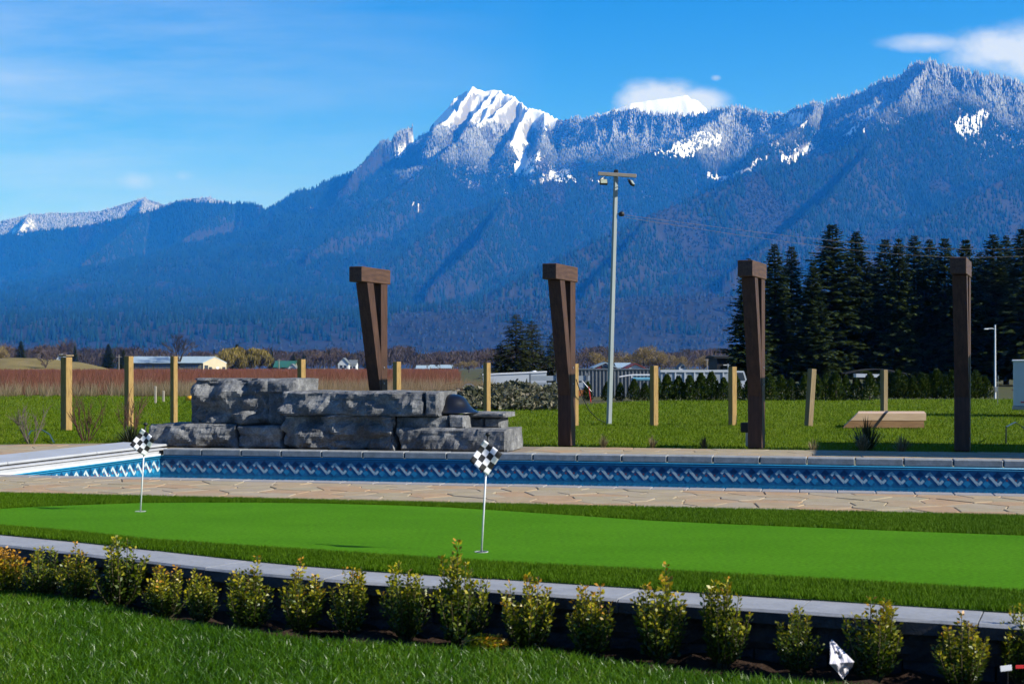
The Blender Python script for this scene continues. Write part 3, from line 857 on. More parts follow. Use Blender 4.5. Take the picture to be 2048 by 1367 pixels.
# ragged longer blades over the lawn's edge
ed = []
for a_, b_ in zip(lawn_edge[:-1], lawn_edge[1:]):
    for k in range(int((b_-a_).length*420)):
        q = a_.lerp(b_, random.random()); ed.append((q.x+random.gauss(0, 0.025), q.y+random.gauss(0.015, 0.03), ZL))
blades('edge_grass', ed, 0.05, 0.006, m_grass, lean=1.0, label='longer grass blades along the edge of the planting bed', cat='grass')
# back lawn blades, denser near the deck
def bl_dens(x, y): return np.clip((24.0/np.maximum(y, 18))**2.6, 0.03, 1)
bp_ = scatter([(p[0], p[1]) for p in lawn_poly], 150000, [], -0.012, bl_dens)
sc_ = np.clip(bp_[:, 1]/26, 0.9, 2.2)
blades('back_grass', bp_, 0.042*np.sqrt(sc_), 0.011*sc_, m_grass2, lean=0.9, simple=True, label='sunlit mown grass between the pool deck and the hedge', cat='grass')
# ================================================================== ROCK WATERFALL
m_rock, t, b = nodes('grey_ledge_rock')
b.inputs['Roughness'].default_value = 0.85; b.inputs['Specular IOR Level'].default_value = 0.25
f1 = tnoise(t, 3.2, 8, 0.7, coord='World')
c1 = ramp(t, f1, ((0.075, 0.077, 0.08), (0.16, 0.162, 0.165), (0.36, 0.36, 0.35)), [0.3, 0.5, 0.72])
f2 = tnoise(t, 38, 4, 0.7, coord='World')
mx = t.nodes.new('ShaderNodeMix'); mx.data_type = 'RGBA'; mx.blend_type = 'MULTIPLY'; mx.inputs['Factor'].default_value = 0.8
t.links.new(c1, mx.inputs['A']); t.links.new(ramp(t, f2, ((0.5,)*3, (1.35,)*3), [0.3, 0.7], 1), mx.inputs['B'])
t.links.new(mx.outputs['Result'], b.inputs['Base Color'])
bp = t.nodes.new('ShaderNodeBump'); bp.inputs['Strength'].default_value = 0.7; bp.inputs['Distance'].default_value = 0.02
t.links.new(tnoise(t, 26, 8, 0.75, (1, 1, 1.8), 'World'), bp.inputs['Height']); t.links.new(bp.outputs[0], b.inputs['Normal'])
cT, sT = math.cos(TH), math.sin(TH)
def u_of(px, v):
    r = (px-1024)/FPX
    return v*(r*cT-sT)/(cT+r*sT)
def z_of(px, py, v):
    u = u_of(px, v); Y = -sT*u+cT*v
    return EYE+(HOR-py)/FPX*Y
def rock(px0, px1, py0, py1, v0, depth, label, seed, rough=0.09, parent=None, name='boulder', smooth_right=False, step=0.030, z0=None, group='stacked waterfall rocks'):
    u0, u1 = u_of(px0, v0), u_of(px1, v0)
    zt = z_of((px0+px1)/2, py0, v0); zb = z_of((px0+px1)/2, py1, v0) if z0 is None else z0
    W, D, H = u1-u0, depth, zt-zb
    nu, nd, nz_ = max(3, int(W/step)), max(3, int(D/(step*1.6))), max(3, int(H/step))
    vid = {}; vs = []; fs = []
    def vert(i, j, k):
        key = (i, j, k)
        if key in vid: return vid[key]
        a, d, h = i/nu, j/nd, k/nz_
        u, v, z = a*W, d*D, h*H
        q = Vector((u+seed*7.3, v, z+seed*3.1))
        # strata ledges: each bed has its own setback
        bedz = z/0.21+0.7*mnoise.noise(Vector((u*1.1+seed, v, z*0.6)))
        bed_i = math.floor(bedz); fr = bedz-bed_i
        hs_ = mnoise.noise(Vector((bed_i*5.7+seed*3, u*0.9, 2.2)))
        edge = min(1, fr/0.12, (1-fr)/0.12)
        n1 = mnoise.noise(q*1.7); n2 = mnoise.ridged_multi_fractal(q*3.4, 1.0, 2.1, 4, 1.0, 2.0)-1.0
        vd = mnoise.voronoi(Vector((q.x*2.0, q.y*2.0, q.z*2.8)))[0]; facet = vd[1]-vd[0]
        n3 = mnoise.noise(q*13)
        front = max(0, 1-d*2.2); side = max(0, 1-min(a, 1-a)*W/0.15); top = max(0, 1-(1-h)*H/0.1)
        k_r = 0.35 if (smooth_right and a > 0.72) else 1.0
        disp = 1.35*k_r*(0.9*rough*n1+0.45*rough*n2+1.5*rough*(facet-0.35)+0.35*rough*hs_-0.12*rough*(1-edge))+0.010*n3
        if j == 0 or front > 0: v -= disp*front
        cx = a-0.5
        if i == 0 or i == nu: u += (disp*0.6)*(-1 if i == 0 else 1)
        else: u += disp*0.2*side*(1 if cx > 0 else -1)
        if k == nz_: z += 0.018*n1+0.008*n3
        # worn arrises
        rr_ = 0
        if j == 0 and k == nz_: z -= 0.02+0.025*abs(n1); v += 0.012
        if j == 0 and k == 0: v += 0.03+0.02*abs(n1)
        if (i in (0, nu)) and j == 0: v += 0.02; u += 0.015*(1 if i == 0 else -1)
        w = UV(u0+u, v0+v, zb+z)
        vid[key] = len(vs); vs.append(w); return vid[key]
    for j, flip in ((0, 0), (nd, 1)):
        for i in range(nu):
            for k in range(nz_):
                f = (vert(i, j, k), vert(i+1, j, k), vert(i+1, j, k+1), vert(i, j, k+1)); fs.append(f[::-1] if flip else f)
    for i, flip in ((0, 1), (nu, 0)):
        for j in range(nd):
            for k in range(nz_):
                f = (vert(i, j, k), vert(i, j+1, k), vert(i, j+1, k+1), vert(i, j, k+1)); fs.append(f[::-1] if flip else f)
    for k, flip in ((0, 1), (nz_, 0)):
        for i in range(nu):
            for j in range(nd):
                f = (vert(i, j, k), vert(i+1, j, k), vert(i+1, j+1, k), vert(i, j+1, k)); fs.append(f[::-1] if flip else f)
    mb = MB().add(vs, fs)
    loc = UV((u0+u1)/2, v0+D/2, zb)
    o = mb.solo(name, m_rock, loc, smooth=False)
    return tag(o, label, 'rock', group)
VF = 19.72
rock(295, 472, 848, 901, VF, 1.0, 'long low grey rock at the left foot of the waterfall, behind the checkered flag', 1, z0=0.002)
rock(474, 562, 851, 901, VF+0.05, 0.9, 'small dark rock at the foot between the left and middle rocks', 2, 0.06, z0=0.002)
rock(378, 402, 800, 849, VF+0.2, 0.7, 'narrow dark block at the left side of the tallest rock', 12, 0.04)
rock(394, 590, 757, 849, VF+0.14, 0.95, 'tallest upper left ledge rock with a pale right face', 3, 0.13, smooth_right=True)
rock(566, 785, 829, 903, VF+0.02, 1.1, 'large dark rough boulder low in the middle of the waterfall', 4, 0.13, z0=0.002)
rock(562, 847, 783, 831, VF-0.06, 1.2, 'long grey slab bridging the top middle of the waterfall', 5, 0.08)
rock(848, 876, 783, 832, VF-0.05, 1.1, 'narrow pale end block at the right end of the top slab', 6, 0.03)
rock(796, 1012, 857, 906, VF+0.0, 1.1, 'long pale rock at the right foot behind the nearer flag', 7, 0.06, z0=0.002, smooth_right=True)
rock(790, 896, 831, 860, VF+0.12, 0.9, 'thin grey rock course above the right foot rock', 8, 0.04)
rock(896, 929, 830, 857, VF+0.12, 0.8, 'small square pale block beside the thin rock course', 9, 0.015)
rock(926, 1010, 824, 834, VF+0.5, 0.7, 'flat pale capping slab on the right of the waterfall', 10, 0.012)
rock(927, 966, 835, 856, VF+0.62, 0.5, 'little pale grey block under the flat capping slab, left one', 13, 0.01)
rock(967, 1001, 835, 856, VF+0.62, 0.5, 'little dark grey block under the flat capping slab, right one', 14, 0.012)
# black bell-shaped cover resting on the waterfall
m_dome = M('dark_enamel', (0.004, 0.0045, 0.006), (0.008, 0.0085, 0.010), scale=4, rough=0.3, spec=0.5)
vd_ = VF+0.62; cu = u_of(902, vd_); zz = z_of(893, 825, vd_)
pc = UV(cu, vd_, zz)
prof = [(r_*1.1, z_*1.12) for r_, z_ in ((0.40, 0.0), (0.395, 0.012), (0.36, 0.025), (0.31, 0.05), (0.265, 0.09), (0.235, 0.135), (0.205, 0.18), (0.165, 0.215), (0.11, 0.238), (0.05, 0.248), (0.005, 0.25))]
mb = MB().lathe(prof, pc, 36)
tag(mb.solo('bell_cover', m_dome, pc, smooth=True), 'glossy black bell-shaped cover sitting on the waterfall rocks', 'cover')

# ================================================================== BROWN TIMBER FRAMES
m_brown = M('brown_stain', (0.030, 0.013, 0.007), (0.095, 0.044, 0.024), scale=3.0, rough=0.6, spec=0.3, stretch=(9, 9, 1.2), bump=0.25, bscale=14, bdist=0.004)
m_brown2 = M('brown_stain_beam', (0.042, 0.019, 0.011), (0.115, 0.058, 0.033), scale=3.0, rough=0.6, spec=0.3, stretch=(9, 1.2, 9), bump=0.25, bscale=14, bdist=0.004)
m_steel = M('bolt_steel', (0.35, 0.35, 0.36), scale=10, rough=0.4, metal=0.8)
def timber_frame(u, v, label, h=2.75):
    p = UV(u, v, 0)
    r = empty('timber_frame', p, -math.radians(21.8), label, 'timber post', 'brown pergola frames behind the pool')
    mb = MB().cbox((0, 0, (h-0.235)/2), (0.215, 0.215, h-0.237), None, 0.008); mb.build('post', m_brown, r, local=True)
    mb = MB(); yz = [(-0.112, 0.78), (-0.112, 1.42), (-0.36, h-0.238), (-0.57, h-0.238)]
    mb.extr([(-0.098, y, z) for y, z in yz], (0.196, 0, 0)); br = mb.build('brace', m_brown, r, local=True)
    mb = MB().cbox((0, -0.285, h-0.115), (0.225, 0.97, 0.232), None, 0.008); mb.build('beam', m_brown2, r, local=True)
    for z in (0.95, 1.2):
        mb = MB().lathe([(0.016, 0), (0.016, 0.008), (0.006, 0.012)], (0, 0, 0), 10)
        o = mb.build('bolt', m_steel, r, local=True); o.rotation_euler = (0, PI/2, 0); o.location = (0.109, -0.02, z)
    return r
tf1 = timber_frame(-7.12, 21.45, 'leftmost brown timber frame with a slanted brace, rising behind the waterfall rocks')
tf2 = timber_frame(-4.10, 21.50, 'brown timber frame with a slanted brace just left of the tall light pole')
tf3 = timber_frame(-1.22, 21.50, 'brown timber frame with a small black box at its foot before the conifers')
tf4 = timber_frame(1.72, 21.50, 'rightmost brown timber frame, seen end on before the conifers', 2.74)
# outlet box by the third frame
pb = P(1494, 892)
ob = empty('outlet_box', pb, -0.3, 'small black outlet box on a short grey stake beside the timber frame', 'outlet box')
MB().cbox((0, 0, 0.17), (0.04, 0.05, 0.34), None, 0.004).build('stake', m_steel, ob, local=True)
MB().cbox((-0.03, -0.03, 0.29), (0.12, 0.1, 0.15), None, 0.012).build('box', m_black, ob, local=True)

# ================================================================== FENCE POSTS
m_wood = M('pine_post', (0.15, 0.085, 0.025), (0.36, 0.23, 0.075), (0.22, 0.13, 0.040), scale=4.0, rough=0.75, stretch=(7, 7, 0.8), bump=0.3, bscale=10, bdist=0.004)
m_wood_w = M('weathered_post', (0.16, 0.115, 0.055), (0.27, 0.20, 0.105), scale=4.0, rough=0.8, stretch=(7, 7, 0.8), bump=0.3, bscale=10, bdist=0.004)
FP = [(133, 860, 710, 0.155, 0.72, 'fence post with a flat cap, leftmost and nearest of the wooden posts', 1, 0),
      (258, 852, 713, 0.135, 0.72, 'wooden fence post left of the post beside the rocks, grey twigs at its foot', 0, 0),
      (348, 847, 713, 0.115, 0.72, 'wooden fence post just left of the waterfall rocks', 0, 0),
      (603, 846, 719, 0.130, 0.45, 'wooden fence post rising between the upper left rock and first timber frame', 0, 0),
      (794, 847, 724, 0.130, 0.45, 'wooden fence post just right of the first brown timber frame', 0, 0),
      (974, 838, 726, 0.125, 0.45, 'wooden fence post behind the right end of the waterfall', 0, 0),
      (1149, 850, 728, 0.125, 0.45, 'wooden fence post half hidden behind the second timber frame', 0, 0),
      (1308, 850, 732, 0.130, 0.45, 'wooden fence post just right of the tall light pole', 0, 0),
      (1465, 849, 734, 0.130, 0.45, 'wooden fence post just left of the third timber frame', 0, 0),
      (1617, 851, 738, 0.130, 0.45, 'leaning wooden fence post left of the stacked lumber', 0, 0.085),
      (1768, 842, 740, 0.120, 0.45, 'wooden fence post standing behind the stacked lumber', 0, 0)]
for px, pyb, pyt, sz, rz, lab, cap, lean in FP:
    p = P(px, pyb); hgt = Q(px, pyt, p.y).z; rz = 0.74-(px-1024)/FPX
    mw = m_wood if px < 1500 else m_wood_w
    if cap:
        r = empty('fence_post', p, rz, lab, 'fence post', 'wooden fence posts')
        MB().cbox((0, 0, hgt/2-0.02), (sz, sz, hgt-0.04), None, 0.006).build('post', mw, r, local=True)
        MB().cbox((0, 0, hgt-0.008), (sz+0.045, sz+0.045, 0.03), None, 0.006).build('cap', m_wood_w, r, local=True)
    else:
        me = MB().cbox((0, 0, hgt/2), (sz, sz, hgt+0.02), None, 0.006).mesh('fence_post', mw)
        r = link('fence_post', me, None, p); r.rotation_euler = (0, lean, rz)
        tag(r, lab, 'fence post', 'wooden fence posts')

# ================================================================== LIGHT POLE
m_pole = M('galvanised_pole', (0.22, 0.26, 0.26), (0.29, 0.33, 0.33), scale=2, rough=0.5, spec=0.4, stretch=(2, 2, 0.5))
m_bar = M('weathered_bar', (0.25, 0.22, 0.18), (0.36, 0.32, 0.27), scale=5, rough=0.85, stretch=(1, 6, 6))
m_lens = M('floodlight_lens', (0.30, 0.33, 0.24), (0.42, 0.45, 0.34), scale=8, rough=0.15, spec=0.5)
bp0 = P(1218, 847); tpz = Q(1232, 345, bp0.y)
lpole = empty('light_pole', bp0, 0, 'tall pale square light pole with two floodlights on a crossbar', 'light pole')
dv = tpz-bp0
shear = Vector((dv.x/dv.z, 0, 1))
def lp_at(z): return Vector((shear.x*z, 0, z))
HP = dv.z
r45 = Matrix.Rotation(0.5, 3, 'Z')
mb = MB(); ww = 0.052
for z in (0, HP-0.02): pass
vs = []
for z, w in ((0, 0.042), (HP-0.03, 0.036)):
    for sx, sy in ((-1, -1), (1, -1), (1, 1), (-1, 1)): vs.append(lp_at(z)+r45 @ Vector((sx*w, sy*w, 0)))
mb.add(vs, [(0, 3, 2, 1), (4, 5, 6, 7), (0, 1, 5, 4), (1, 2, 6, 5), (2, 3, 7, 6), (3, 0, 4, 7)])
mb.build('pole', m_pole, lpole, local=True)
top = lp_at(HP)
MB().cbox(top+Vector((0, 0, -0.01)), (0.10, 0.10, 0.14), None, 0.02).build('junction_box', m_black, lpole, local=True)
mb = MB().cbox(top+Vector((0.02, -0.08, -0.06)), (0.82, 0.05, 0.075), Matrix.Rotation(0.06, 3, 'Y'), 0.006); mb.build('crossbar', m_bar, lpole, local=True)
def flood(px, py, rz, tilt):
    c = Q(px, py, bp0.y-0.15)-bp0
    o = bpy.data.objects.new('floodlight', MB().cbox((0, 0, 0), (0.17, 0.06, 0.13), None, 0.012).mesh('floodlight', m_black)); C.objects.link(o)
    o.parent = lpole; o.location = c; o.rotation_euler = (tilt, 0, rz)
    l = link('lens', MB().cbox((0, -0.031, 0), (0.14, 0.006, 0.10), None, 0.002).mesh('lens', m_lens), o)
    MB().tube([(-0.05, 0.02, 0.06), (-0.05, 0.02, 0.11), (0.05, 0.02, 0.11), (0.05, 0.02, 0.06)], 0.008, 6).build('bracket', m_black, o, local=True)
flood(1207, 364, 0.15, -0.45); flood(1263, 366, 1.15, -0.55)
cc = Q(1243, 428, bp0.y)-bp0
mb = MB().lathe([(0.02, -0.05), (0.055, -0.04), (0.06, 0), (0.055, 0.04), (0.02, 0.05)], cc, 14); mb.tube([lp_at(cc.z)+Vector((0.03, 0, 0)), cc], 0.008, 6)
mb.build('cable_coil', m_black, lpole, smooth=True, local=True)
# overhead wires
m_gtw0 = M('wire_dull', (0.10, 0.09, 0.08), scale=3, rough=0.8)
far = [Q(2120, 494, 62), Q(2120, 508, 62)]
for k, (e_, lab) in enumerate(zip(far, ('upper thin overhead wire running right from the light pole', 'lower thin overhead wire running right from the light pole'))):
    a_ = bp0+cc+Vector((0.06, 0, -0.02-0.05*k)); pts = []
    for i in range(15):
        f = i/14; q = a_.lerp(e_, f); q.z -= 0.35*math.sin(PI*f)*(1+0.25*k); pts.append(q)
    mb = MB().tube(pts, 0.0045, 4)
    tag(mb.solo('overhead_wire', m_gtw0, pts[0]), lab, 'wire', 'wires from the light pole')
# slack cable at the pole foot
pts = [Q(1152, 758, 29.4), Q(1163, 790, 29.6), Q(1178, 820, 29.9), Q(1196, 838, 30.2), P(1212, 845)]
tag(MB().tube(pts, 0.010, 5).solo('slack_cable', m_black, pts[-1]), 'thin black cable sagging from a fence post to the light pole foot', 'cable')

# ================================================================== LUMBER
m_lum = [M('fresh_lumber_%d' % i, c1, c2, scale=3, rough=0.7, stretch=(1, 8, 8), bump=0.2, bscale=10, bdist=0.003) for i, (c1, c2) in enumerate((((0.55, 0.36, 0.22), (0.68, 0.48, 0.31)), ((0.24, 0.125, 0.05), (0.36, 0.20, 0.09))))]
pl = P(1765, 855)
for k, (dx, z, px0, px1, lab) in enumerate(((0.0, 0.0, 1683, 1845, 'lower of the two stacked lumber beams lying on the lawn'), (0.05, 0.148, 1698, 1849, 'pale upper of the two stacked lumber beams on the lawn'))):
    Y = pl.y; x0, x1 = gx(px0, Y), gx(px1, Y)
    mb = MB()
    sl = 0.14
    prof = [(x0, z), (x1, z), (x1, z+0.138), (x0+sl, z+0.138)]
    mb.extr([(x, Y-0.11, zz+0.004) for x, zz in prof], (0.39, 1.5, 0))
    tag(mb.solo('lumber_beam', m_lum[1-k], ((x0+x1)/2, Y, z)), lab, 'lumber', 'stacked lumber')
# ratchet strap over the stack
mb = MB(); Y = pl.y
for (xa, za), (xb, zb_) in (((gx(1742, Y), 0.0), (gx(1764, Y), 0.29)),):
    mb.extr([(xa, Y-0.118, za), (xa+0.06, Y-0.118, za), (xb+0.06, Y-0.118, zb_), (xb, Y-0.118, zb_)], (0, 0.006, 0))
    mb.extr([(xb, Y-0.118, zb_), (xb+0.06, Y-0.118, zb_), (xb+0.50, Y+1.38, zb_), (xb+0.44, Y+1.38, zb_)], (0, 0, 0.006))
tag(mb.solo('strap', m_black, (gx(1750, Y), Y-0.11, 0)), 'dark strap slung diagonally over the stacked lumber', 'strap')

# ================================================================== GOLF FLAGS
m_ck_w = M('flag_white', (0.78, 0.78, 0.80), (0.86, 0.86, 0.88), scale=12, rough=0.7)
m_ck_b = M('flag_black', (0.012, 0.012, 0.013), (0.03, 0.03, 0.031), scale=12, rough=0.7)
def golf_flag(px, py, tx_, ty_, label, flip=0):
    b0 = P(px, py, 0.0); tp = Q(tx_, ty_, b0.y)
    r = empty('golf_flag', b0, 0, label, 'golf flag', 'checkered flags on the putting green')
    d = tp-b0; H = d.z; dn = Vector((d.x/H, 0, 1))
    MB().tube([dn*-0.02, dn*(H*0.86)], 0.0062, 10).build('pole', m_white, r, smooth=True, local=True)
    MB().tube([dn*(H*0.86), dn*(H*0.985)], 0.0072, 10).build('pole_sleeve', m_black, r, smooth=True, local=True)
    MB().lathe([(0.004, -0.012), (0.017, -0.008), (0.019, 0.002), (0.014, 0.012), (0.005, 0.016)], dn*H, 12).build('knob', m_black, r, smooth=True, local=True)
    # hole cup rim
    MB().lathe([(0.045, 0.001), (0.045, 0.003), (0.040, 0.003), (0.040, 0.001)], (0, 0, 0.0), 24).build('cup_rim', m_white, r, local=True)
    # cloth: squares of ~45 mm, hanging askew from the sleeve
    na, nb, sub, sq = 4, 4, 3, 0.043
    A = math.radians(-37)
    ea = Vector((math.cos(A), 0.10, math.sin(A))); eb = Vector((math.sin(A)*0.93, -0.06, -math.cos(A)))
    o = dn*(H*0.955)+Vector((-0.022, -0.008, 0.0))
    vs = []; N = na*sub+1; Mb = nb*sub+1
    for i in range(N):
        for j in range(Mb):
            a_, b_ = i/sub*sq*0.86, j/sub*sq
            rip = 0.016*math.sin(a_*34+b_*12+flip)+0.010*math.sin(b_*30-a_*15)
            vs.append(o+ea*a_+eb*b_+Vector((0, rip-0.02-0.12*max(0, 0.05-a_), -0.25*a_*b_)))
    mb = MB(); fs = []; ms = []
    for i in range(N-1):
        for j in range(Mb-1):
            fs.append((i*Mb+j, (i+1)*Mb+j, (i+1)*Mb+j+1, i*Mb+j+1)); ms.append((i//sub+j//sub+flip) % 2)
    mb.add(vs, fs); mb.m = ms
    ob = mb.build('flag', [m_ck_w, m_ck_b], r, smooth=True, local=True)
    sd = ob.modifiers.new('cloth', 'SOLIDIFY'); sd.thickness = 0.0015
    return r
golf_flag(963, 1103, 976, 868, 'checkered golf flag on a white pole, the nearer one in the middle')
golf_flag(281, 1022, 291, 848, 'checkered golf flag on a white pole, the farther one at left by the pool corner', 0)

# ================================================================== BOXWOOD SHRUBS
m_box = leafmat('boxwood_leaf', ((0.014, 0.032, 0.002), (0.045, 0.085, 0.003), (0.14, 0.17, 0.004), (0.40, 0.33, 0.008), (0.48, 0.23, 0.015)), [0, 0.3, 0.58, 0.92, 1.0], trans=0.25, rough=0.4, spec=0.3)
m_stem = M('boxwood_stem', (0.05, 0.045, 0.02), (0.09, 0.07, 0.03), scale=20, rough=0.8)
def boxwood_mesh(seed, hgt=0.34, wid=0.26, gold=0.0):
    rs = random.Random(seed)
    lv = []; lf = []; lr = []; st = MB()
    ns = 34
    for s_ in range(ns):
        a = rs.uniform(0, 2*PI); out = rs.random()**0.6; hh_ = hgt*(1.06-0.38*out**2)*rs.uniform(0.58, 1.08)
        if s_ < 3: hh_ *= 1.15
        p0 = Vector((0.02*math.cos(a), 0.02*math.sin(a), 0.0)); p3 = Vector((wid/2*out*math.cos(a), wid/2*out*math.sin(a), hh_))
        p1 = p0.lerp(p3, 0.4)+Vector((math.cos(a)*wid*0.12*out, math.sin(a)*wid*0.12*out, -0.02))
        def at(t): return (1-t)**2*p0+2*t*(1-t)*p1+t*t*p3
        st.tube([at(0), at(0.35), at(0.7), at(1)], [0.0035, 0.0028, 0.002, 0.0012], 4, caps=False)
        n = int(74*hh_/hgt)
        for k in range(n):
            t = 0.16+0.84*(k+rs.random())/n
            c = at(t); ph = k*2.4+rs.uniform(-0.5, 0.5)
            rad = rs.uniform(0.012, 0.032)*(1.2-0.8*t) if rs.random() < 0.38 else rs.uniform(0.003, 0.011)
            dirv = Vector((math.cos(ph), math.sin(ph), rs.uniform(0.3, 1.3))).normalized()
            c = c+Vector((dirv.x, dirv.y, dirv.z*0.4))*rad
            L = rs.uniform(0.017, 0.027); w = L*0.30
            sd_ = dirv.cross(Vector((rs.uniform(-1, 1), rs.uniform(-1, 1), rs.uniform(-0.4, 1)))).normalized()
            nn = sd_.cross(dirv)
            b_ = len(lv)
            lv += [c, c+dirv*L*0.5+sd_*w+nn*0.0015, c+dirv*L, c+dirv*L*0.5-sd_*w+nn*0.0015]
            lf += [(b_, b_+1, b_+2, b_+3)]
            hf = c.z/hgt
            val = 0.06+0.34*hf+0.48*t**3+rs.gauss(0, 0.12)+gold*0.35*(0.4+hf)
            lr += [max(0, min(1, val))]*4
    me = np_mesh('foliage', [tuple(v) for v in lv], lf, m_box, attrs={'rnd': lr})
    return me, st.mesh('stem', m_stem)
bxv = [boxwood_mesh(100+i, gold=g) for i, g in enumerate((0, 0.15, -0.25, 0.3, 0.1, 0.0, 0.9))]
BX = [(12, 1196, 1086, 95, 6, 'orange-tinged boxwood shrub at the far left end of the row'),
      (85, 1201, 1092, 85, 2, 'dark green boxwood shrub next to the orange-tinged one'),
      (155, 1208, 1098, 85, 1, 'boxwood shrub with yellow tips, third from the left'),
      (237, 1216, 1073, 112, 2, 'tall dark boxwood shrub below the farther golf flag'),
      (330, 1236, 1128, 98, 3, 'golden boxwood shrub right of the tall dark one, fifth from the left'),
      (402, 1248, 1138, 78, 5, 'narrow boxwood shrub, sixth from the left'),
      (497, 1260, 1128, 105, 0, 'boxwood shrub, seventh from the left end of the row'),
      (605, 1266, 1137, 110, 1, 'broad boxwood shrub, eighth from the left end of the row'),
      (700, 1272, 1135, 90, 4, 'slim boxwood shrub, ninth from the left end of the row'),
      (812, 1282, 1126, 105, 5, 'boxwood shrub left of the pair of cut yellow sprigs'),
      (920, 1297, 1102, 118, 0, 'tallest boxwood shrub, just left of the nearer flag pole foot'),
      (1055, 1305, 1148, 112, 3, 'boxwood shrub with golden tips right of the nearer flag pole'),
      (1185, 1314, 1166, 112, 3, 'low golden boxwood shrub, second right of the nearer flag'),
      (1320, 1326, 1148, 122, 1, 'big boxwood shrub with yellow shoots, third right of the nearer flag'),
      (1445, 1336, 1156, 108, 4, 'boxwood shrub with one tall shoot, fourth right of the nearer flag'),
      (1597, 1350, 1212, 92, 2, 'dark narrow boxwood shrub left of the white paper'),
      (1748, 1362, 1196, 128, 4, 'large rounded boxwood shrub right of the white paper'),
      (1925, 1378, 1240, 126, 1, 'boxwood shrub left of the red and white plant tag'),
      (2042, 1372, 1212, 92, 5, 'boxwood shrub cut off by the right edge of the picture')]
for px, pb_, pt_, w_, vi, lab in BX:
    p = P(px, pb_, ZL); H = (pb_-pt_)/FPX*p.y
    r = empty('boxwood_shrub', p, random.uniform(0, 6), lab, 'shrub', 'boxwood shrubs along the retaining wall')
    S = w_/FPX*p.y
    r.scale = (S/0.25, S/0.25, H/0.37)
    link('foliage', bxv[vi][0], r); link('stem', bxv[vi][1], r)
# cut sprigs on the ground
me, st = boxwood_mesh(300, 0.2, 0.1, 0.75)
p = P(962, 1308, ZL)
r = empty('cut_sprig', p+Vector((-0.1, 0, 0.055)), 0, 'heap of cut yellow-green boxwood sprigs lying at the lawn edge', 'plant clippings')
r.rotation_euler = (0, PI/2*0.96, 0.05); r.scale = (0.75, 1.1, 1.2)
link('foliage', me, r); link('stem', st, r)

# ------------------------------------------------------------------ crumpled paper and plant tag
m_paper = M('crumpled_paper', (0.62, 0.58, 0.60), (0.74, 0.70, 0.72), scale=14, rough=0.8, bump=0.3, bscale=30, bdist=0.004)
m_ink = M('ink_scribble', (0.03, 0.03, 0.03), (0.06, 0.06, 0.06), scale=10, rough=0.8)
pp = P(1672, 1366, ZL)
paper = empty('paper_sheet', pp, 0, 'white crumpled folded paper with dark scribbles leaning between two boxwood shrubs', 'paper')
def sheet_pt(a, c):           # a across, c up the sheet, folded at c = 0.5
    k = pp.y/FPX
    if c >= 0.5: q = (1651, 1319, 1702, 1317, 1666, 1279, 1660, 1282); f = (c-0.5)*2
    else: q = (1686, 1356, 1704, 1337, 1702, 1317, 1651, 1319); f = c*2
    x = ((q[0]*(1-a)+q[2]*a)*(1-f)+(q[6]*(1-a)+q[4]*a)*f-1672)*k
    z = (1366-((q[1]*(1-a)+q[3]*a)*(1-f)+(q[7]*(1-a)+q[5]*a)*f))*k
    y = -0.09+0.16*abs(c-0.5)+0.03*a+0.006*math.sin(a*9+c*6)+0.004*math.sin(a*19-c*13)
    return Vector((x, y, z))
mb = MB(); vs = []; fs = []; n = 12
for i in range(n+1):
    for j in range(n+1): vs.append(sheet_pt(i/n, j/n))
for i in range(n):
    for j in range(n): fs.append((i*(n+1)+j, (i+1)*(n+1)+j, (i+1)*(n+1)+j+1, i*(n+1)+j+1))
mb.add(vs, fs); o = mb.build('sheet', m_paper, paper, local=True)
o.modifiers.new('thick', 'SOLIDIFY').thickness = 0.004
for a0, c0, a1, c1 in ((0.42, 0.72, 0.50, 0.78), (0.50, 0.78, 0.56, 0.68), (0.56, 0.68, 0.66, 0.76), (0.60, 0.62, 0.74, 0.70), (0.48, 0.62, 0.55, 0.60), (0.45, 0.30, 0.6, 0.26)):
    mb = MB(); mb.tube([sheet_pt(a0, c0)+Vector((0, -0.004, 0)), sheet_pt((a0+a1)/2, (c0+c1)/2)+Vector((0, -0.004, 0)), sheet_pt(a1, c1)+Vector((0, -0.004, 0))], 0.0022, 4)
    mb.build('scribble', m_ink, paper, local=True)
m_red = M('tag_red', (0.55, 0.02, 0.025), (0.65, 0.03, 0.03), scale=10, rough=0.5)
pt = P(2016, 1392, ZL)
tg_ = empty('plant_tag', pt, 0.1, 'white plant tag with a red end by the wall at the right edge', 'plant tag')
MB().cbox((-0.01, 0, 0.13), (0.055, 0.003, 0.026), Matrix.Rotation(-0.1, 3, 'Y'), 0.001).build('tag_card', m_white, tg_, local=True)
MB().cbox((0.055, 0, 0.135), (0.04, 0.004, 0.016), None, 0.001).build('red_end', m_red, tg_, local=True)
MB().tube([(0, 0.004, -0.01), (0, 0.004, 0.12)], 0.003, 6).build('stake', m_black, tg_, local=True)

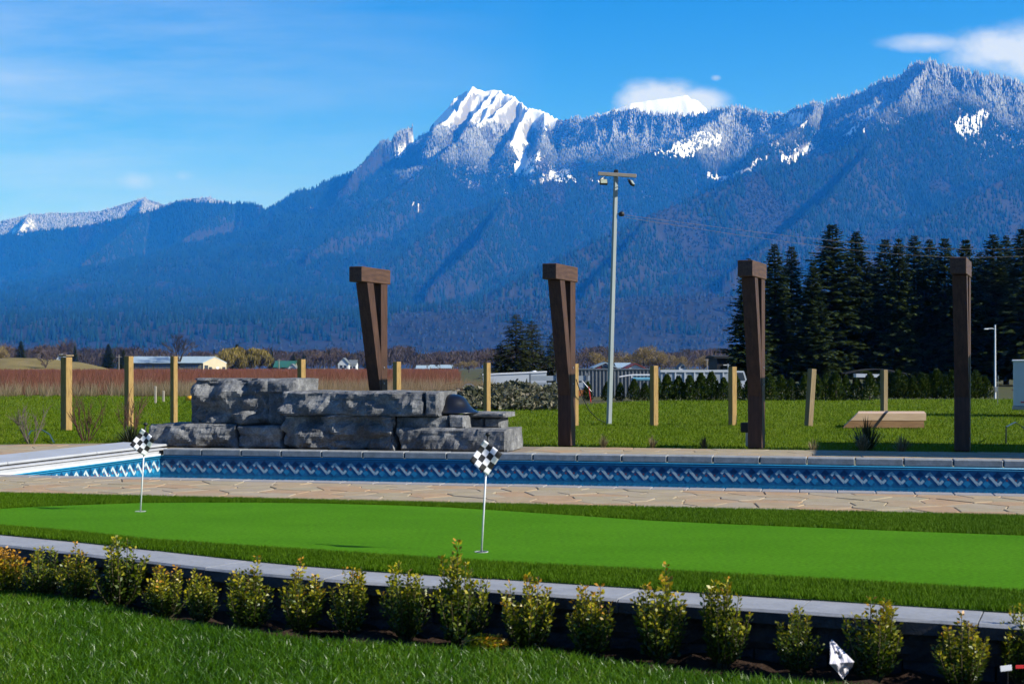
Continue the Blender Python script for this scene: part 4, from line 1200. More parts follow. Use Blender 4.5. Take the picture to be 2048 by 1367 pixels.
# ------------------------------------------------------------------ bare shrubs, tufts
m_twig = M('red_twig', (0.075, 0.035, 0.022), (0.14, 0.07, 0.04), scale=8, rough=0.8)
m_gtwig = M('grey_twig', (0.10, 0.085, 0.06), (0.17, 0.14, 0.10), scale=8, rough=0.85)
def twig_shrub(px, py, hpx, wpx, lab, seed, mat, n=9):
    rs = random.Random(seed); p = P(px, py); H = hpx/FPX*p.y; W = wpx/FPX*p.y
    mb = MB()
    def grow(q, d, L, r, lev):
        pts = [q]; dd = d.copy()
        for k in range(4):
            dd = (dd+Vector((rs.gauss(0, .13), rs.gauss(0, .13), 0.10))).normalized(); pts.append(pts[-1]+dd*L/4)
        mb.tube(pts, [r, r*.9, r*.75, r*.6, r*.4], 4, caps=False)
        if lev < 2:
            for k in range(rs.randint(2, 4)):
                i = rs.randint(1, 3); nd = (dd+Vector((rs.gauss(0, .5), rs.gauss(0, .5), rs.uniform(0, .4)))).normalized()
                grow(pts[i], nd, L*rs.uniform(.4, .65), r*.6, lev+1)
    for i in range(n):
        a = rs.uniform(0, 2*PI); o = rs.random()
        grow(Vector((p.x+0.05*math.cos(a), p.y+0.05*math.sin(a), 0)), Vector((math.cos(a)*o*W/H*0.8, math.sin(a)*o*W/H*0.8, 1)).normalized(), H*rs.uniform(.6, .95), 0.010, 0)
    return tag(mb.solo('bare_shrub', mat, p), lab, 'shrub', 'leafless young shrubs by the deck')
twig_shrub(62, 886, 76, 70, 'leafless twiggy shrub at the far left before the first capped post', 1, m_gtwig)
twig_shrub(172, 882, 92, 90, 'leafless twiggy shrub right of the capped fence post', 2, m_twig)
twig_shrub(262, 880, 88, 60, 'leafless reddish shrub behind the farther golf flag', 3, m_twig, 7)
m_needle = leafmat('dark_needle', ((0.012, 0.022, 0.006), (0.035, 0.050, 0.015), (0.07, 0.075, 0.03)), trans=0.15, rough=0.6)
m_straw = leafmat('straw_blade', ((0.20, 0.14, 0.06), (0.36, 0.28, 0.14), (0.10, 0.11, 0.04)), trans=0.25, rough=0.7)
m_dktuft = leafmat('dark_tuft', ((0.018, 0.018, 0.016), (0.05, 0.05, 0.045)), trans=0.15, rough=0.7)
def tuft(px, py, hpx, wpx, n, mat, lab, name='grass_tuft', cat='grass tuft', bw=0.008, loc=None, group='small plants along the far deck edge'):
    p = P(px, py) if loc is None else loc; H = hpx/FPX*p.y; W = wpx/FPX*p.y
    vs = []; fs = []; rr_ = []
    for i in range(n):
        a = random.uniform(0, 2*PI); o = random.random()**0.7; h = H*random.uniform(.55, 1.05)*(1-0.45*o*o)
        q0 = Vector((0.25*W*o*math.cos(a)*0.5, 0.25*W*o*math.sin(a)*0.5, 0)); dx = Vector((math.cos(a), math.sin(a), 0))
        mid = q0+dx*W*0.28*o+Vector((0, 0, h*0.75)); tip = q0+dx*W*0.55*o+Vector((0, 0, h*(1-0.35*o)))
        sd_ = Vector((math.cos(a+1.57+random.uniform(-.8, .8)), math.sin(a+1.57)*0.5, 0))*bw/2
        b_ = len(vs); vs += [q0-sd_, q0+sd_, mid+sd_*.8, mid-sd_*.8, tip]; fs += [(b_, b_+1, b_+2), (b_, b_+2, b_+3), (b_+3, b_+2, b_+4)]; rr_ += [random.random()]*5
    o = link(name, np_mesh(name, [tuple(v) for v in vs], fs, mat, attrs={'rnd': rr_}), None, (p.x, p.y, -0.012))
    return tag(o, lab, cat, group)
tuft(1026, 893, 40, 20, 70, m_dktuft, 'dark grass tuft just right of the waterfall rocks')
tuft(1207, 893, 34, 34, 90, m_straw, 'pale straw tuft right of the second timber frame')
tuft(1304, 895, 32, 32, 90, m_straw, 'pale straw tuft below the fence post right of the light pole')
tuft(1408, 895, 32, 34, 80, m_dktuft, 'dark wispy tuft left of the third timber frame')
tuft(1626, 899, 30, 36, 60, m_straw, 'short straw tuft in the shade right of the third timber frame')
tuft(1726, 900, 44, 42, 160, m_straw, 'thick straw clump in front of the stacked lumber', bw=0.011)
tuft(1732, 897, 74, 90, 110, m_needle, 'dark spiky evergreen sprout behind the thick straw clump', 'evergreen_sprout', 'plant', bw=0.016)
tuft(1803, 901, 40, 52, 120, m_straw, 'curly straw clump right of the stacked lumber', bw=0.010)
tuft(262, 884, 42, 90, 200, m_needle, 'low dark evergreen shrub behind the farther golf flag', 'evergreen_shrub', 'shrub', bw=0.014)
# yellow handled thing by the tall rock, hose coil at left and right
pq = Q(383, 796, 44)
mt = M('tool_yellow', (0.75, 0.38, 0.02), (0.85, 0.45, 0.03), scale=8, rough=0.5)
yt = empty('post_driver', (pq.x, pq.y, pq.z-0.25), 0, 'yellow and black tool handle poking out left of the tallest rock', 'tool')
MB().tube([(-0.17, 0, 0.25), (0.10, 0, 0.25)], 0.075, 12).build('yellow_barrel', mt, yt, smooth=True, local=True)
MB().tube([(0.10, 0, 0.25), (0.3, 0, 0.25)], 0.06, 12).build('black_grip', m_black, yt, smooth=True, local=True)
MB().tube([(0.2, 0, -0.31), (0.2, 0, 0.25)], 0.03, 8).build('stand', m_black, yt, smooth=True, local=True)
pts = [P(50, 883)+Vector((0, 0, .02)), P(62, 876)+Vector((0, 0, .12)), P(80, 873)+Vector((0, 0, .14)), P(100, 878)+Vector((0, 0, .08)), P(108, 886)+Vector((0, 0, .01))]
tag(MB().tube(pts, 0.012, 6).solo('garden_hose', M('hose_green', (0.01, 0.04, 0.03), scale=4, rough=0.4), pts[0]), 'dark green garden hose looping at the foot of the leftmost shrub', 'hose')
pts = [P(2012, 886)+Vector((0, 0, z)) for z in (0, .22, .26)]+[P(2030, 880)+Vector((0, 0, .3)), P(2046, 878)+Vector((0, 0, .2)), P(2070, 884)]
tag(MB().tube(pts, 0.012, 6).solo('hose_stake', M('hose_dark', (0.01, 0.02, 0.025), scale=4, rough=0.4), pts[0]), 'dark hose hooked over a stake on the lawn at right', 'hose')
# unseen building added at the right to cast the shadow on lawn and deck
m_sid = M('siding_grey', (0.45, 0.45, 0.44), (0.55, 0.55, 0.53), scale=2, rough=0.7)
ph = empty('added_shade_house', (10.6, 19.4, 0), -TH, 'unseen grey building added right of the pool to shade lawn and deck', 'building')
MB().span(-1.6, 1.6, -1.6, 1.6, -0.03, 2.7).build('wall', m_sid, ph, local=True)
MB().extr([(-1.85, -1.9, 2.7), (1.85, -1.9, 2.7), (1.85, -1.9, 2.82), (0, -1.9, 3.3), (-1.85, -1.9, 2.82)], (0, 3.8, 0)).build('roof', m_block, ph, local=True)
MB().span(-1.63, -1.598, -0.45, 0.45, 0.0, 2.05).build('door', m_white, ph, local=True)
# ================================================================== BACKGROUND VEGETATION
m_fir = leafmat('fir_needles', ((0.009, 0.020, 0.004), (0.026, 0.046, 0.007), (0.070, 0.092, 0.014)), [0, 0.55, 1], trans=0.12, rough=0.6, spec=0.2)
m_cedar = leafmat('cedar_needles', ((0.012, 0.022, 0.006), (0.035, 0.048, 0.012), (0.075, 0.080, 0.022)), [0, 0.6, 1], trans=0.15, rough=0.6, spec=0.2)
m_thuja = leafmat('thuja_leaf', ((0.012, 0.028, 0.002), (0.035, 0.062, 0.004), (0.085, 0.11, 0.008), (0.16, 0.13, 0.02)), [0, 0.5, 0.9, 1], trans=0.15, rough=0.6, spec=0.2)
m_bark = M('conifer_bark', (0.035, 0.026, 0.020), (0.065, 0.05, 0.038), scale=6, rough=0.95, stretch=(3, 3, 0.5))
m_bbark = M('bare_bark', (0.06, 0.05, 0.04), (0.11, 0.09, 0.075), scale=5, rough=0.95)
m_bark2 = M('twig_haze', (0.085, 0.058, 0.048), (0.14, 0.10, 0.085), scale=0.6, rough=0.95)
m_willow = leafmat('willow_twig', ((0.10, 0.085, 0.02), (0.20, 0.155, 0.03), (0.30, 0.22, 0.04)), trans=0.2, rough=0.7)
m_ochre = leafmat('ochre_twig', ((0.12, 0.09, 0.04), (0.22, 0.16, 0.06), (0.30, 0.22, 0.09)), trans=0.2, rough=0.8)

def fir_meshes(seed, H=1.0, wid=0.17, nwh=46, droop=0.25, dense=1.0, mat=None, lowest=0.06, shape=0.85, spray=1.0):
    """unit-height conifer: crown of needle sprays + tapered trunk with limbs"""
    rs = random.Random(seed); lv = []; lf = []; lr = []
    tr = MB(); tr.tube([(0, 0, 0), (0.004, 0, 0.35), (-0.003, 0.002, 0.7), (0, 0, 0.985)], [0.016, 0.012, 0.006, 0.001], 6, caps=False)
    for w_ in range(nwh):
        hf = lowest+(0.985-lowest)*((w_+rs.random())/nwh)**0.92
        R = wid*((1-hf)**shape)*rs.uniform(0.65, 1.2)+0.003
        nb = rs.randint(4, 6)
        a0 = rs.uniform(0, 6.28)
        for b_ in range(nb):
            a = a0+b_*2*PI/nb+rs.uniform(-.4, .4); L = R*rs.uniform(0.6, 1.15)
            if rs.random() < 0.06: continue
            up = rs.uniform(-0.15, 0.25)+0.5*hf
            def at(t): return Vector((math.cos(a)*L*t, math.sin(a)*L*t, hf+L*(up*t-droop*t*t+0.12*t**3)))
            tr.add([at(0)+Vector((0, 0, .0015)), at(0)-Vector((0, 0, .0015)), at(.85)], [(0, 1, 2)])
            ns = max(4, int(dense*(5+L/wid*15)))
            for k in range(ns):
                t = 0.22+0.80*(k+rs.random())/ns; c = at(t)
                side = rs.choice((-1, 1)); sa = a+side*rs.uniform(0.25, 1.1)
                ln = spray*(0.020+0.030*rs.random())*(1.15-0.5*t)*(0.22+0.78*(1-hf)**0.7); wd = ln*rs.uniform(0.24, 0.40)
                d = Vector((math.cos(sa), math.sin(sa), rs.uniform(-0.75, 0.15))).normalized()
                s_ = d.cross(Vector((rs.uniform(-.6, .6), rs.uniform(-.6, .6), 1))).normalized()*wd
                q = len(lv); lv += [c-s_*.35, c+d*ln*.55+s_, c+d*ln, c+d*ln*.55-s_]; lf.append((q, q+1, q+2, q+3))
                val = 0.25+0.5*rs.random()+0.25*t*rs.random(); lr += [val]*4
    cm = np_mesh('crown', [tuple(v) for v in lv], lf, mat or m_fir, attrs={'rnd': lr})
    return cm, tr.mesh('trunk', m_bark)
def put_tree(name, meshes, loc, H, lab, cat, group=None, sx=1.0, parts=('crown', 'trunk')):
    r = empty(name, loc, random.uniform(0, 6.28), lab, cat, group)
    r.scale = (H*sx, H*sx, H)
    for pn, me in zip(parts, meshes): link(pn, me, r)
    return r
firs = [fir_meshes(40+i, wid=w, droop=d, mat=m_fir, dense=2.2, nwh=112, shape=0.72, spray=1.15) for i, (w, d) in enumerate(((0.20, 0.3), (0.18, 0.25), (0.215, 0.35), (0.19, 0.4)))]
FIRS = [(1497, 512, 88, 0.9, 'leftmost tall dark fir with drooping lower boughs by the third timber frame'), (1549, 484, 94, 1.0, 'tall fir just right of the third timber frame'), (1583, 488, 100, 0.9, 'slim fir second right of the third timber frame'),
        (1626, 520, 92, 1.0, 'shorter fir filling in left of the tallest fir'), (1664, 444, 98, 1.25, 'tallest and broadest dark fir of the grove'), (1712, 458, 101, 1.1, 'tall fir leaning against the tallest fir, on its right'),
        (1770, 474, 103, 1.1, 'fir right of the gap in the middle of the grove'), (1797, 472, 97, 0.9, 'slim fir above the lumber, left of two close tops'), (1828, 466, 100, 1.0, 'fir above the lumber with a pointed top'),
        (1859, 474, 104, 0.95, 'fir left of the rightmost timber frame, second away'), (1890, 472, 99, 1.0, 'fir directly left of the rightmost timber frame'), (1931, 474, 96, 1.1, 'fir directly behind the rightmost timber frame'),
        (1986, 464, 98, 1.1, 'fir right of the rightmost timber frame, by the slim lamp post'), (2012, 466, 103, 0.9, 'slim fir second from the right edge'), (2046, 452, 95, 1.2, 'big fir cut off by the right edge of the picture'),
        (1740, 520, 108, 1.0, 'shorter fir behind the gap in the middle of the grove'), (1960, 500, 108, 1.0, 'shorter fir behind the lamp post and the end frame')]
for i, (px, py, Y, sx, lab) in enumerate(FIRS):
    top = Q(px, py, Y)
    put_tree('fir_tree', firs[(i*3) % 4 if sx < 1.2 else 2], (top.x, Y, -0.03), top.z+0.03, lab, 'conifer', 'dark fir grove at right', sx*1.36)
ceds = [fir_meshes(60+i, wid=0.36, nwh=80, droop=0.5, mat=m_cedar, dense=1.9, spray=1.35, lowest=0.02, shape=0.62) for i in range(2)]
for i, (px, py, Y, sx, lab) in enumerate(((1032, 626, 84, 1.35, 'tall bushy evergreen left of the second timber frame'), (1064, 640, 86, 1.35, 'bushy evergreen between the tallest one and the second timber frame'), (1106, 664, 82, 1.1, 'smaller evergreen half hidden behind the second timber frame'), (1002, 684, 85, 1.5, 'low evergreen at the left foot of the bushy evergreen clump'))):
    top = Q(px, py, Y)
    put_tree('evergreen_tree', ceds[i % 2], (top.x, Y, -0.03), top.z+0.03, lab, 'conifer', 'evergreens behind the second timber frame', sx)
# small conifers across the valley floor
for i, (px, py, Y, sx, lab) in enumerate(((42, 680, 340, 1.5, 'dark ragged conifer far left beyond the grassy mound'), (217, 686, 360, 2.0, 'broad dark conifer left of the long barn'), (246, 697, 380, 1.6, 'small conifer touching the left end of the barn roof'),
        (150, 688, 520, 1.0, 'narrow dark conifer behind the capped fence post'), (474, 686, 420, 2.0, 'dark pine top above the yellow willow'), (543, 697, 520, 1.3, 'small conifer right of the yellow willows'), (587, 705, 480, 1.4, 'little pointed conifer left of the fourth fence post'), (607, 704, 480, 1.4, 'little pointed conifer behind the fourth fence post'),
        (738, 700, 460, 1.8, 'dark evergreen right of the white house'), (428, 698, 620, 1.2, 'small far conifer behind the barn gable'))):
    top = Q(px, py, Y)
    put_tree('conifer_tree', firs[i % 4], (top.x, Y, -0.03), top.z+0.03, lab, 'conifer', 'conifers on the valley floor', sx)

def bare_tree_meshes(seed, spread=0.5, lev=4, twigs=7, tw=0.0045, mat_t=None, mat=None):
    rs = random.Random(seed); br = MB(); lv = []; lf = []; lr = []
    def grow(p, d, L, r, l):
        q = p+d*L*0.5+Vector((rs.gauss(0, .03), rs.gauss(0, .03), 0))*L; e = q+(d+Vector((rs.gauss(0, .15), rs.gauss(0, .15), .08))).normalized()*L*.5
        br.tube([p, q, e], [r, r*.8, r*.6], 5 if l < 2 else 3, caps=False)
        if l == lev:
            for k in range(twigs):
                b0 = p.lerp(e, rs.random()); dd = (d+Vector((rs.gauss(0, .6), rs.gauss(0, .6), rs.gauss(.15, .4)))).normalized()
                ll = L*rs.uniform(.4, 1.0); s_ = dd.orthogonal().normalized()*tw*0.5
                n_ = len(lv); lv.extend([b0-s_, b0+s_, b0+dd*ll]); lf.append((n_, n_+1, n_+2)); lr.extend([rs.random()]*3)
            return
        for k in range(rs.randint(3, 4) if l else 4):
            nd = (d+Vector((rs.gauss(0, spread), rs.gauss(0, spread), rs.uniform(-.05, .25)))).normalized()
            grow(q.lerp(e, rs.random()), nd, L*rs.uniform(.62, .84), r*.58, l+1)
    grow(Vector((0, 0, 0)), Vector((0, 0, 1)), 0.30, 0.020, 0)
    zmax = max(v[2] for v in lv)
    for m_ in (lv,):
        for i_ in range(len(m_)): m_[i_] = tuple(c/zmax for c in m_[i_])
    br.v = [tuple(c/zmax for c in v) for v in br.v]
    return np_mesh('twigs', lv, lf, mat_t or m_bark2, attrs={'rnd': lr}), br.mesh('trunk', mat or m_bbark)
bares = [bare_tree_meshes(80+i, s, twigs=9, tw=t_) for i, (s, t_) in enumerate(((0.45, 0.006), (0.55, 0.008), (0.38, 0.007), (0.6, 0.009)))]
top = Q(358, 655, 300)
put_tree('bare_tree', bare_tree_meshes(91, 0.5, twigs=9, tw=0.0035, mat_t=m_bbark), (top.x, 300, -0.03), top.z, 'large leafless oak-like tree rising over the long barn', 'bare tree', None, 0.95, ('twigs', 'trunk'))
# mid-distance bare trees one can tell apart
for i, (px, py, Y, sx, lab) in enumerate(((15, 682, 420, 1.1, 'leafless tree at the far left edge'), (80, 684, 430, 1.3, 'wide purple-brown leafless tree right of the ragged conifer'), (105, 690, 400, 1.2, 'lower leafless tree left of the capped fence post'), (125, 672, 560, .5, 'tall thin leafless tree just left of the capped post'), (146, 670, 560, .5, 'tall thin leafless tree directly above the capped post'),
        (93, 700, 260, .9, 'pale leafless tree on the mound with ivy below'), (640, 703, 480, 1.5, 'leafless tree left of the white house'), (655, 700, 520, 1.4, 'leafless tree close behind the white house'), (690, 702, 620, 1.6, 'leafless tree above the white house roof'), (880, 705, 330, .8, 'thin leafless tree left of the bushy evergreens'), (905, 708, 340, .9, 'second thin leafless tree left of the bushy evergreens'),
        (970, 700, 330, .9, 'leafless tree behind the fence post right of the waterfall'), (855, 716, 420, 1.2, 'low leafless tree above the far white sheds'), (1175, 698, 420, 1.3, 'brown leafless tree right of the second timber frame'))):
    top = Q(px, py, Y)
    put_tree('bare_tree', bares[i % 4], (top.x, Y, -0.03), top.z+0.03, lab, 'bare tree', 'leafless trees on the valley floor', sx, ('twigs', 'trunk'))
# continuous far belt of bare trees: a wood that reads as one mass
lv = []; lr = []
N = 70000
px_ = RNG.uniform(-120, 2150, N); Y_ = RNG.uniform(560, 1050, N)
prof = 10+26*fbm(px_/60, px_*0+3, 4)+22*fbm(px_/17+9, px_*0+8, 3)+10*np.clip((320-px_)/200, 0, 1)
h_ = prof/FPX*Y_*(0.25+0.75*RNG.random(N)**0.7)
x_ = (px_-1024)/FPX*Y_+RNG.normal(0, 2, N)
z0_ = EYE+h_-RNG.uniform(0.5, 3.2, N); z0_ = np.maximum(z0_, -0.03)
wd_ = RNG.uniform(0.10, 0.34, N)
v = np.zeros((N, 3, 3)); ln_ = RNG.normal(0, 0.8, N)
v[:, 0] = np.stack([x_-wd_, Y_, z0_], 1); v[:, 1] = np.stack([x_+wd_, Y_, z0_], 1); v[:, 2] = np.stack([x_+ln_, Y_+RNG.normal(0, 1, N), EYE+h_], 1)
m_belt = leafmat('far_wood', ((0.045, 0.042, 0.035), (0.095, 0.072, 0.060), (0.16, 0.115, 0.09), (0.04, 0.05, 0.02)), [0, .5, .9, 1], trans=0.1, rough=0.9, spec=0.05)
clump = np.repeat(np.clip(fbm(px_/25+4, px_*0+1, 3)*0.9+RNG.normal(0, 0.16, N), 0, 1), 3)
fb = link('far_wood', np_mesh('far_wood', v.reshape(-1, 3), np.arange(3*N).reshape(-1, 3), m_belt, attrs={'rnd': clump}))
tag(fb, 'distant belt of leafless brown woodland at the foot of the mountain', 'woodland', kind='stuff')

def blob_tree_meshes(seed, mat, droop=False, n=2600, lobes=9):
    """rounded open crown of fine twig faces, drooping for a willow; unit height, about 1.2 wide"""
    rs = random.Random(seed); lv = []; lf = []; lr = []
    cs = [(Vector((rs.gauss(0, .28), rs.gauss(0, .28), rs.uniform(.45, .85))), rs.uniform(.16, .28)) for _ in range(lobes)]
    for k in range(n):
        c, r = rs.choice(cs)
        d = Vector((rs.gauss(0, 1), rs.gauss(0, 1), rs.gauss(0, 1))).normalized()
        p = c+d*r*rs.random()**0.35
        if p.z < 0.04: continue
        if droop: dd = Vector((d.x*.25, d.y*.25, -1)).normalized(); ll = rs.uniform(.08, .22)
        else: dd = (d+Vector((0, 0, .5))).normalized(); ll = rs.uniform(.05, .11)
        ll = min(ll, p.z*0.95)
        s_ = dd.cross(Vector((rs.gauss(0, 1), rs.gauss(0, 1), 0.1))).normalized()*rs.uniform(.006, .013)
        q = len(lv); lv += [tuple(p-s_), tuple(p+s_), tuple(p+dd*ll)]; lf.append((q, q+1, q+2)); lr += [min(1, max(0, .25+.5*p.z+rs.gauss(0, .18)))]*3
    tr = MB(); tr.tube([(0, 0, 0), (0.01, 0, .3), (0, 0.01, .6)], [.035, .028, .012], 6, caps=False)
    for c, r in cs: tr.tube([(0, 0, .25), tuple(c*0.6+Vector((0, 0, .15))), tuple(c)], [.02, .012, .005], 4, caps=False)
    return np_mesh('crown', lv, lf, mat, attrs={'rnd': lr}), tr.mesh('trunk', m_bbark)
wil = [blob_tree_meshes(120+i, m_willow, True, 3400) for i in range(2)]
for i, (px, py, Y, sx, lab) in enumerate(((455, 700, 330, 1.15, 'yellowish weeping willow just right of the barn'), (490, 692, 345, 1.2, 'tallest yellowish willow in the clump right of the barn'), (520, 698, 335, 1.0, 'brownish willow at the right end of the willow clump'))):
    top = Q(px, py, Y); put_tree('willow_tree', wil[i % 2], (top.x, Y, -0.03), top.z+0.03, lab, 'willow', 'willows right of the barn', sx)
och = [blob_tree_meshes(130+i, m_ochre, False, 2600) for i in range(2)]
for i, (px, py, Y, sx, lab) in enumerate(((1195, 706, 300, 1.0, 'olive budding tree left of the light pole'), (1255, 708, 330, 1.0, 'ochre budding tree right of the light pole'), (1288, 694, 320, 1.15, 'tallest ochre budding tree above the red roofs'), (1322, 702, 330, 1.0, 'ochre budding tree right of the tallest one'), (1355, 712, 350, 1.0, 'small ochre tree above the white dump trailer'), (1408, 712, 360, 1.0, 'dull green tree left of the dark shed'), (938, 722, 360, 1.6, 'low golden bush tree left of the fence post behind the waterfall'), (4, 692, 300, .7, 'golden conifer-shaped tree cut by the left edge'))):
    top = Q(px, py, Y); put_tree('budding_tree', och[i % 2], (top.x, Y, -0.03), top.z+0.03, lab, 'tree', 'budding trees on the valley floor', sx)

# ------------------------------------------------------------------ cedar hedge
def thuja_mesh(seed):
    rs = random.Random(seed); lv = []; lf = []; lr = []
    for k in range(1000):
        h = rs.random()**0.8; R = 0.185*(1-h**2.2)*(0.75+0.25*min(1, h*5))
        a = rs.uniform(0, 6.28); rr_ = R*rs.uniform(.55, 1.05); p = Vector((rr_*math.cos(a), rr_*math.sin(a), h*.93))
        d = Vector((math.cos(a)*.35, math.sin(a)*.35, 1)).normalized(); ll = rs.uniform(.05, .11)
        s_ = d.cross(Vector((math.cos(a+rs.uniform(-1, 1)), math.sin(a+rs.uniform(-1, 1)), .2))).normalized()*rs.uniform(.012, .024)
        q = len(lv); lv += [tuple(p-s_*.5), tuple(p+d*ll*.5+s_), tuple(p+d*ll), tuple(p+d*ll*.5-s_)]; lf.append((q, q+1, q+2, q+3))
        lr += [min(1, max(0, rs.gauss(.42, .2)+(.25 if rs.random() < .08 else 0)))]*4
    tr = MB().tube([(0, 0, 0), (0, 0, .8)], [.02, .005], 5, caps=False)
    return np_mesh('foliage', lv, lf, m_thuja, attrs={'rnd': lr}), tr.mesh('trunk', m_bark)
thj = [thuja_mesh(150+i) for i in range(4)]
ZN = ('the second timber frame', 'the fence post right of the light pole', 'the fence post beside the third timber frame', 'the leaning fence post', 'the fence post behind the lumber', 'the rightmost timber frame')
ORD = ('', 'first', 'second', 'third', 'fourth', 'fifth', 'sixth', 'seventh', 'eighth', 'ninth', 'tenth', 'eleventh', 'twelfth')
zc_ = [0]*6
px = 1176.0; i = 0
while px < 1985:
    Y = 52.6 if px < 1740 else 56.5
    if 1196 < px < 1200: px += 14
    base = HOR+EYE*FPX/Y
    H = random.uniform(46, 60)/FPX*Y if px > 1290 else random.uniform(36, 46)/FPX*Y
    zi = sum(px > q for q in (1308, 1465, 1617, 1768, 1925)); zone = ZN[zi]; zc_[zi] += 1
    r = empty('hedge_cedar', (gx(px, Y), Y+random.uniform(-.15, .15), -0.03), random.uniform(0, 6.28), ORD[zc_[zi]]+' young hedge cedar to the right of '+zone, 'cedar', 'young cedars in the hedge')
    s_ = random.uniform(1.45, 1.85) if px < 1740 else 2.0
    r.scale = (s_*H, s_*H, H)
    for pn, me in zip(('foliage', 'trunk'), thj[i % 4]): link(pn, me, r)
    px += random.uniform(19, 27) if px < 1740 else random.uniform(14, 18); i += 1

# ------------------------------------------------------------------ blueberry field and rough grass
def stems(name, n, pxr, yr, hr, wr, cols, pos, label, cat, dense=None, lean=.25):
    px_ = RNG.uniform(*pxr, n); Y_ = np.sqrt(RNG.uniform(yr[0]**2, yr[1]**2, n)) if yr[1] < 160 else RNG.uniform(yr[0], yr[1], n)
    x_ = (px_-1024)/FPX*Y_; h_ = RNG.uniform(*hr, n)*(0.72+0.5*fbm(px_/9+2, Y_/2.2, 3)); w_ = RNG.uniform(*wr, n)*Y_/70
    if dense is not None:
        k = RNG.random(n) < dense(px_, Y_); px_, Y_, x_, h_, w_ = px_[k], Y_[k], x_[k], h_[k], w_[k]; n = len(px_)
    v = np.zeros((n, 3, 3)); l1 = RNG.normal(0, lean, n)*h_; z0_ = np.zeros(n)-.03
    v[:, 0] = np.stack([x_-w_, Y_, z0_], 1); v[:, 1] = np.stack([x_+w_, Y_, z0_], 1); v[:, 2] = np.stack([x_+l1, Y_+RNG.normal(0, lean, n)*h_, h_], 1)
    a = np.zeros((n, 3)); j = RNG.normal(0, .13, n)+0.9*(fbm(px_/14, Y_/6+5, 3)-.5); a[:, 0] = .1+j; a[:, 1] = .1+j; a[:, 2] = .9+j
    m_ = leafmat(name+'_twig', cols, pos, trans=.15, rough=.85, spec=.1)
    o = link(name, np_mesh(name, v.reshape(-1, 3), np.arange(3*n).reshape(-1, 3), m_, attrs={'rnd': np.clip(a, 0, 1).ravel()}))
    return tag(o, label, cat, kind='stuff')
RED = ((0.27, 0.19, 0.11), (0.30, 0.15, 0.085), (0.29, 0.105, 0.065))
def edge_y(px): return np.where(px < 420, 63.0+0*px, np.where(px < 700, 66+0*px, 62.0))
stems('blueberry_bushes', 42000, (-60, 915), (62, 120), (.55, 1.12), (.010, .026), RED, [0, .35, .8], 'red-brown leafless blueberry bushes filling the field beyond the lawn', 'bushes', lambda p, y: (y > edge_y(p))*1.0)
stems('far_blueberry_bushes', 26000, (-60, 915), (120, 330), (.55, 1.15), (.02, .045), ((0.20, 0.10, 0.06), (0.28, 0.11, 0.07), (0.31, 0.115, 0.075)), [0, .4, .8], 'far rows of red-brown blueberry bushes', 'bushes')
stems('dry_grass', 15000, (-60, 470), (59.5, 66), (.12, .72), (.008, .02), ((0.16, 0.13, 0.06), (0.33, 0.25, 0.14), (0.38, 0.29, 0.17)), [0, .5, 1], 'beige dry grass and weeds along the front of the red field', 'dry grass', lambda p, y: np.where((p > 250) & (p < 420), 1.0, .35)*(fbm(p/12, y/3, 3) > .42))
stems('dry_grass_mid', 14000, (590, 985), (46, 64), (.15, .85), (.008, .02), ((0.16, 0.12, 0.06), (0.32, 0.22, 0.12), (0.36, 0.25, 0.15)), [0, .5, 1], 'tan dry grass behind the waterfall and fence posts', 'dry grass', lambda p, y: np.clip((y-46)/10, .05, 1)*np.where(p < 930, 1, .5))
# bramble bank
bn = 9000; bx_ = RNG.uniform(850, 1125, bn); by_ = RNG.uniform(40.5, 52, bn)
bh = (0.28+0.55*fbm(bx_/45, by_/3, 3))*np.clip((by_-40.3)/4, .15, 1)*np.where(bx_ < 930, .55, 1)
bz = bh*RNG.random(bn)**0.5
cx_ = (bx_-1024)/FPX*by_
v = np.zeros((bn, 4, 3)); s1 = RNG.normal(0, .05, (bn, 3)); s2 = RNG.normal(0, .05, (bn, 3)); c0_ = np.stack([cx_, by_, bz], 1)
v[:, 0] = c0_-s1; v[:, 1] = c0_+s2; v[:, 2] = c0_+s1; v[:, 3] = c0_-s2
m_bram = leafmat('bramble_leaf', ((0.025, 0.03, 0.012), (0.055, 0.06, 0.025), (0.13, 0.12, 0.06), (0.26, 0.22, 0.14)), [0, .5, .85, 1], trans=.15, rough=.6)
tag(link('bramble_bank', np_mesh('bramble_bank', np.maximum(v.reshape(-1, 3), [-1e9, -1e9, -.03]), np.arange(4*bn).reshape(-1, 4), m_bram, attrs={'rnd': np.repeat(RNG.random(bn), 4)})), 'tangled green and brown bramble bank at the lawn edge', 'brambles', kind='stuff')
# grassy mound at left
mv = []; mf = []; nx, ny = 60, 16
for i in range(nx+1):
    for j in range(ny+1):
        px = -160+400*i/nx; Y = 250+90*j/ny
        e = math.sin(PI*j/ny)**.8*max(0, math.sin(PI*min(1, max(0, (px+160)/395))))**.6
        mv.append((gx(px, Y), Y, -.04+e*(3.2+.5*mnoise.noise(Vector((px*.02, j*.4, 0))))))
for i in range(nx):
    for j in range(ny): mf.append((i*(ny+1)+j, (i+1)*(ny+1)+j, (i+1)*(ny+1)+j+1, i*(ny+1)+j+1))
m_mound = M('mound_grass', (0.16, 0.13, 0.045), (0.26, 0.20, 0.085), scale=0.3, rough=.95, spec=.05, coord='World', bump=.5, bscale=2, bdist=.3)
mo = link('grass_mound', np_mesh('grass_mound', mv, mf, m_mound, smooth=True)); mo['kind'] = 'structure'

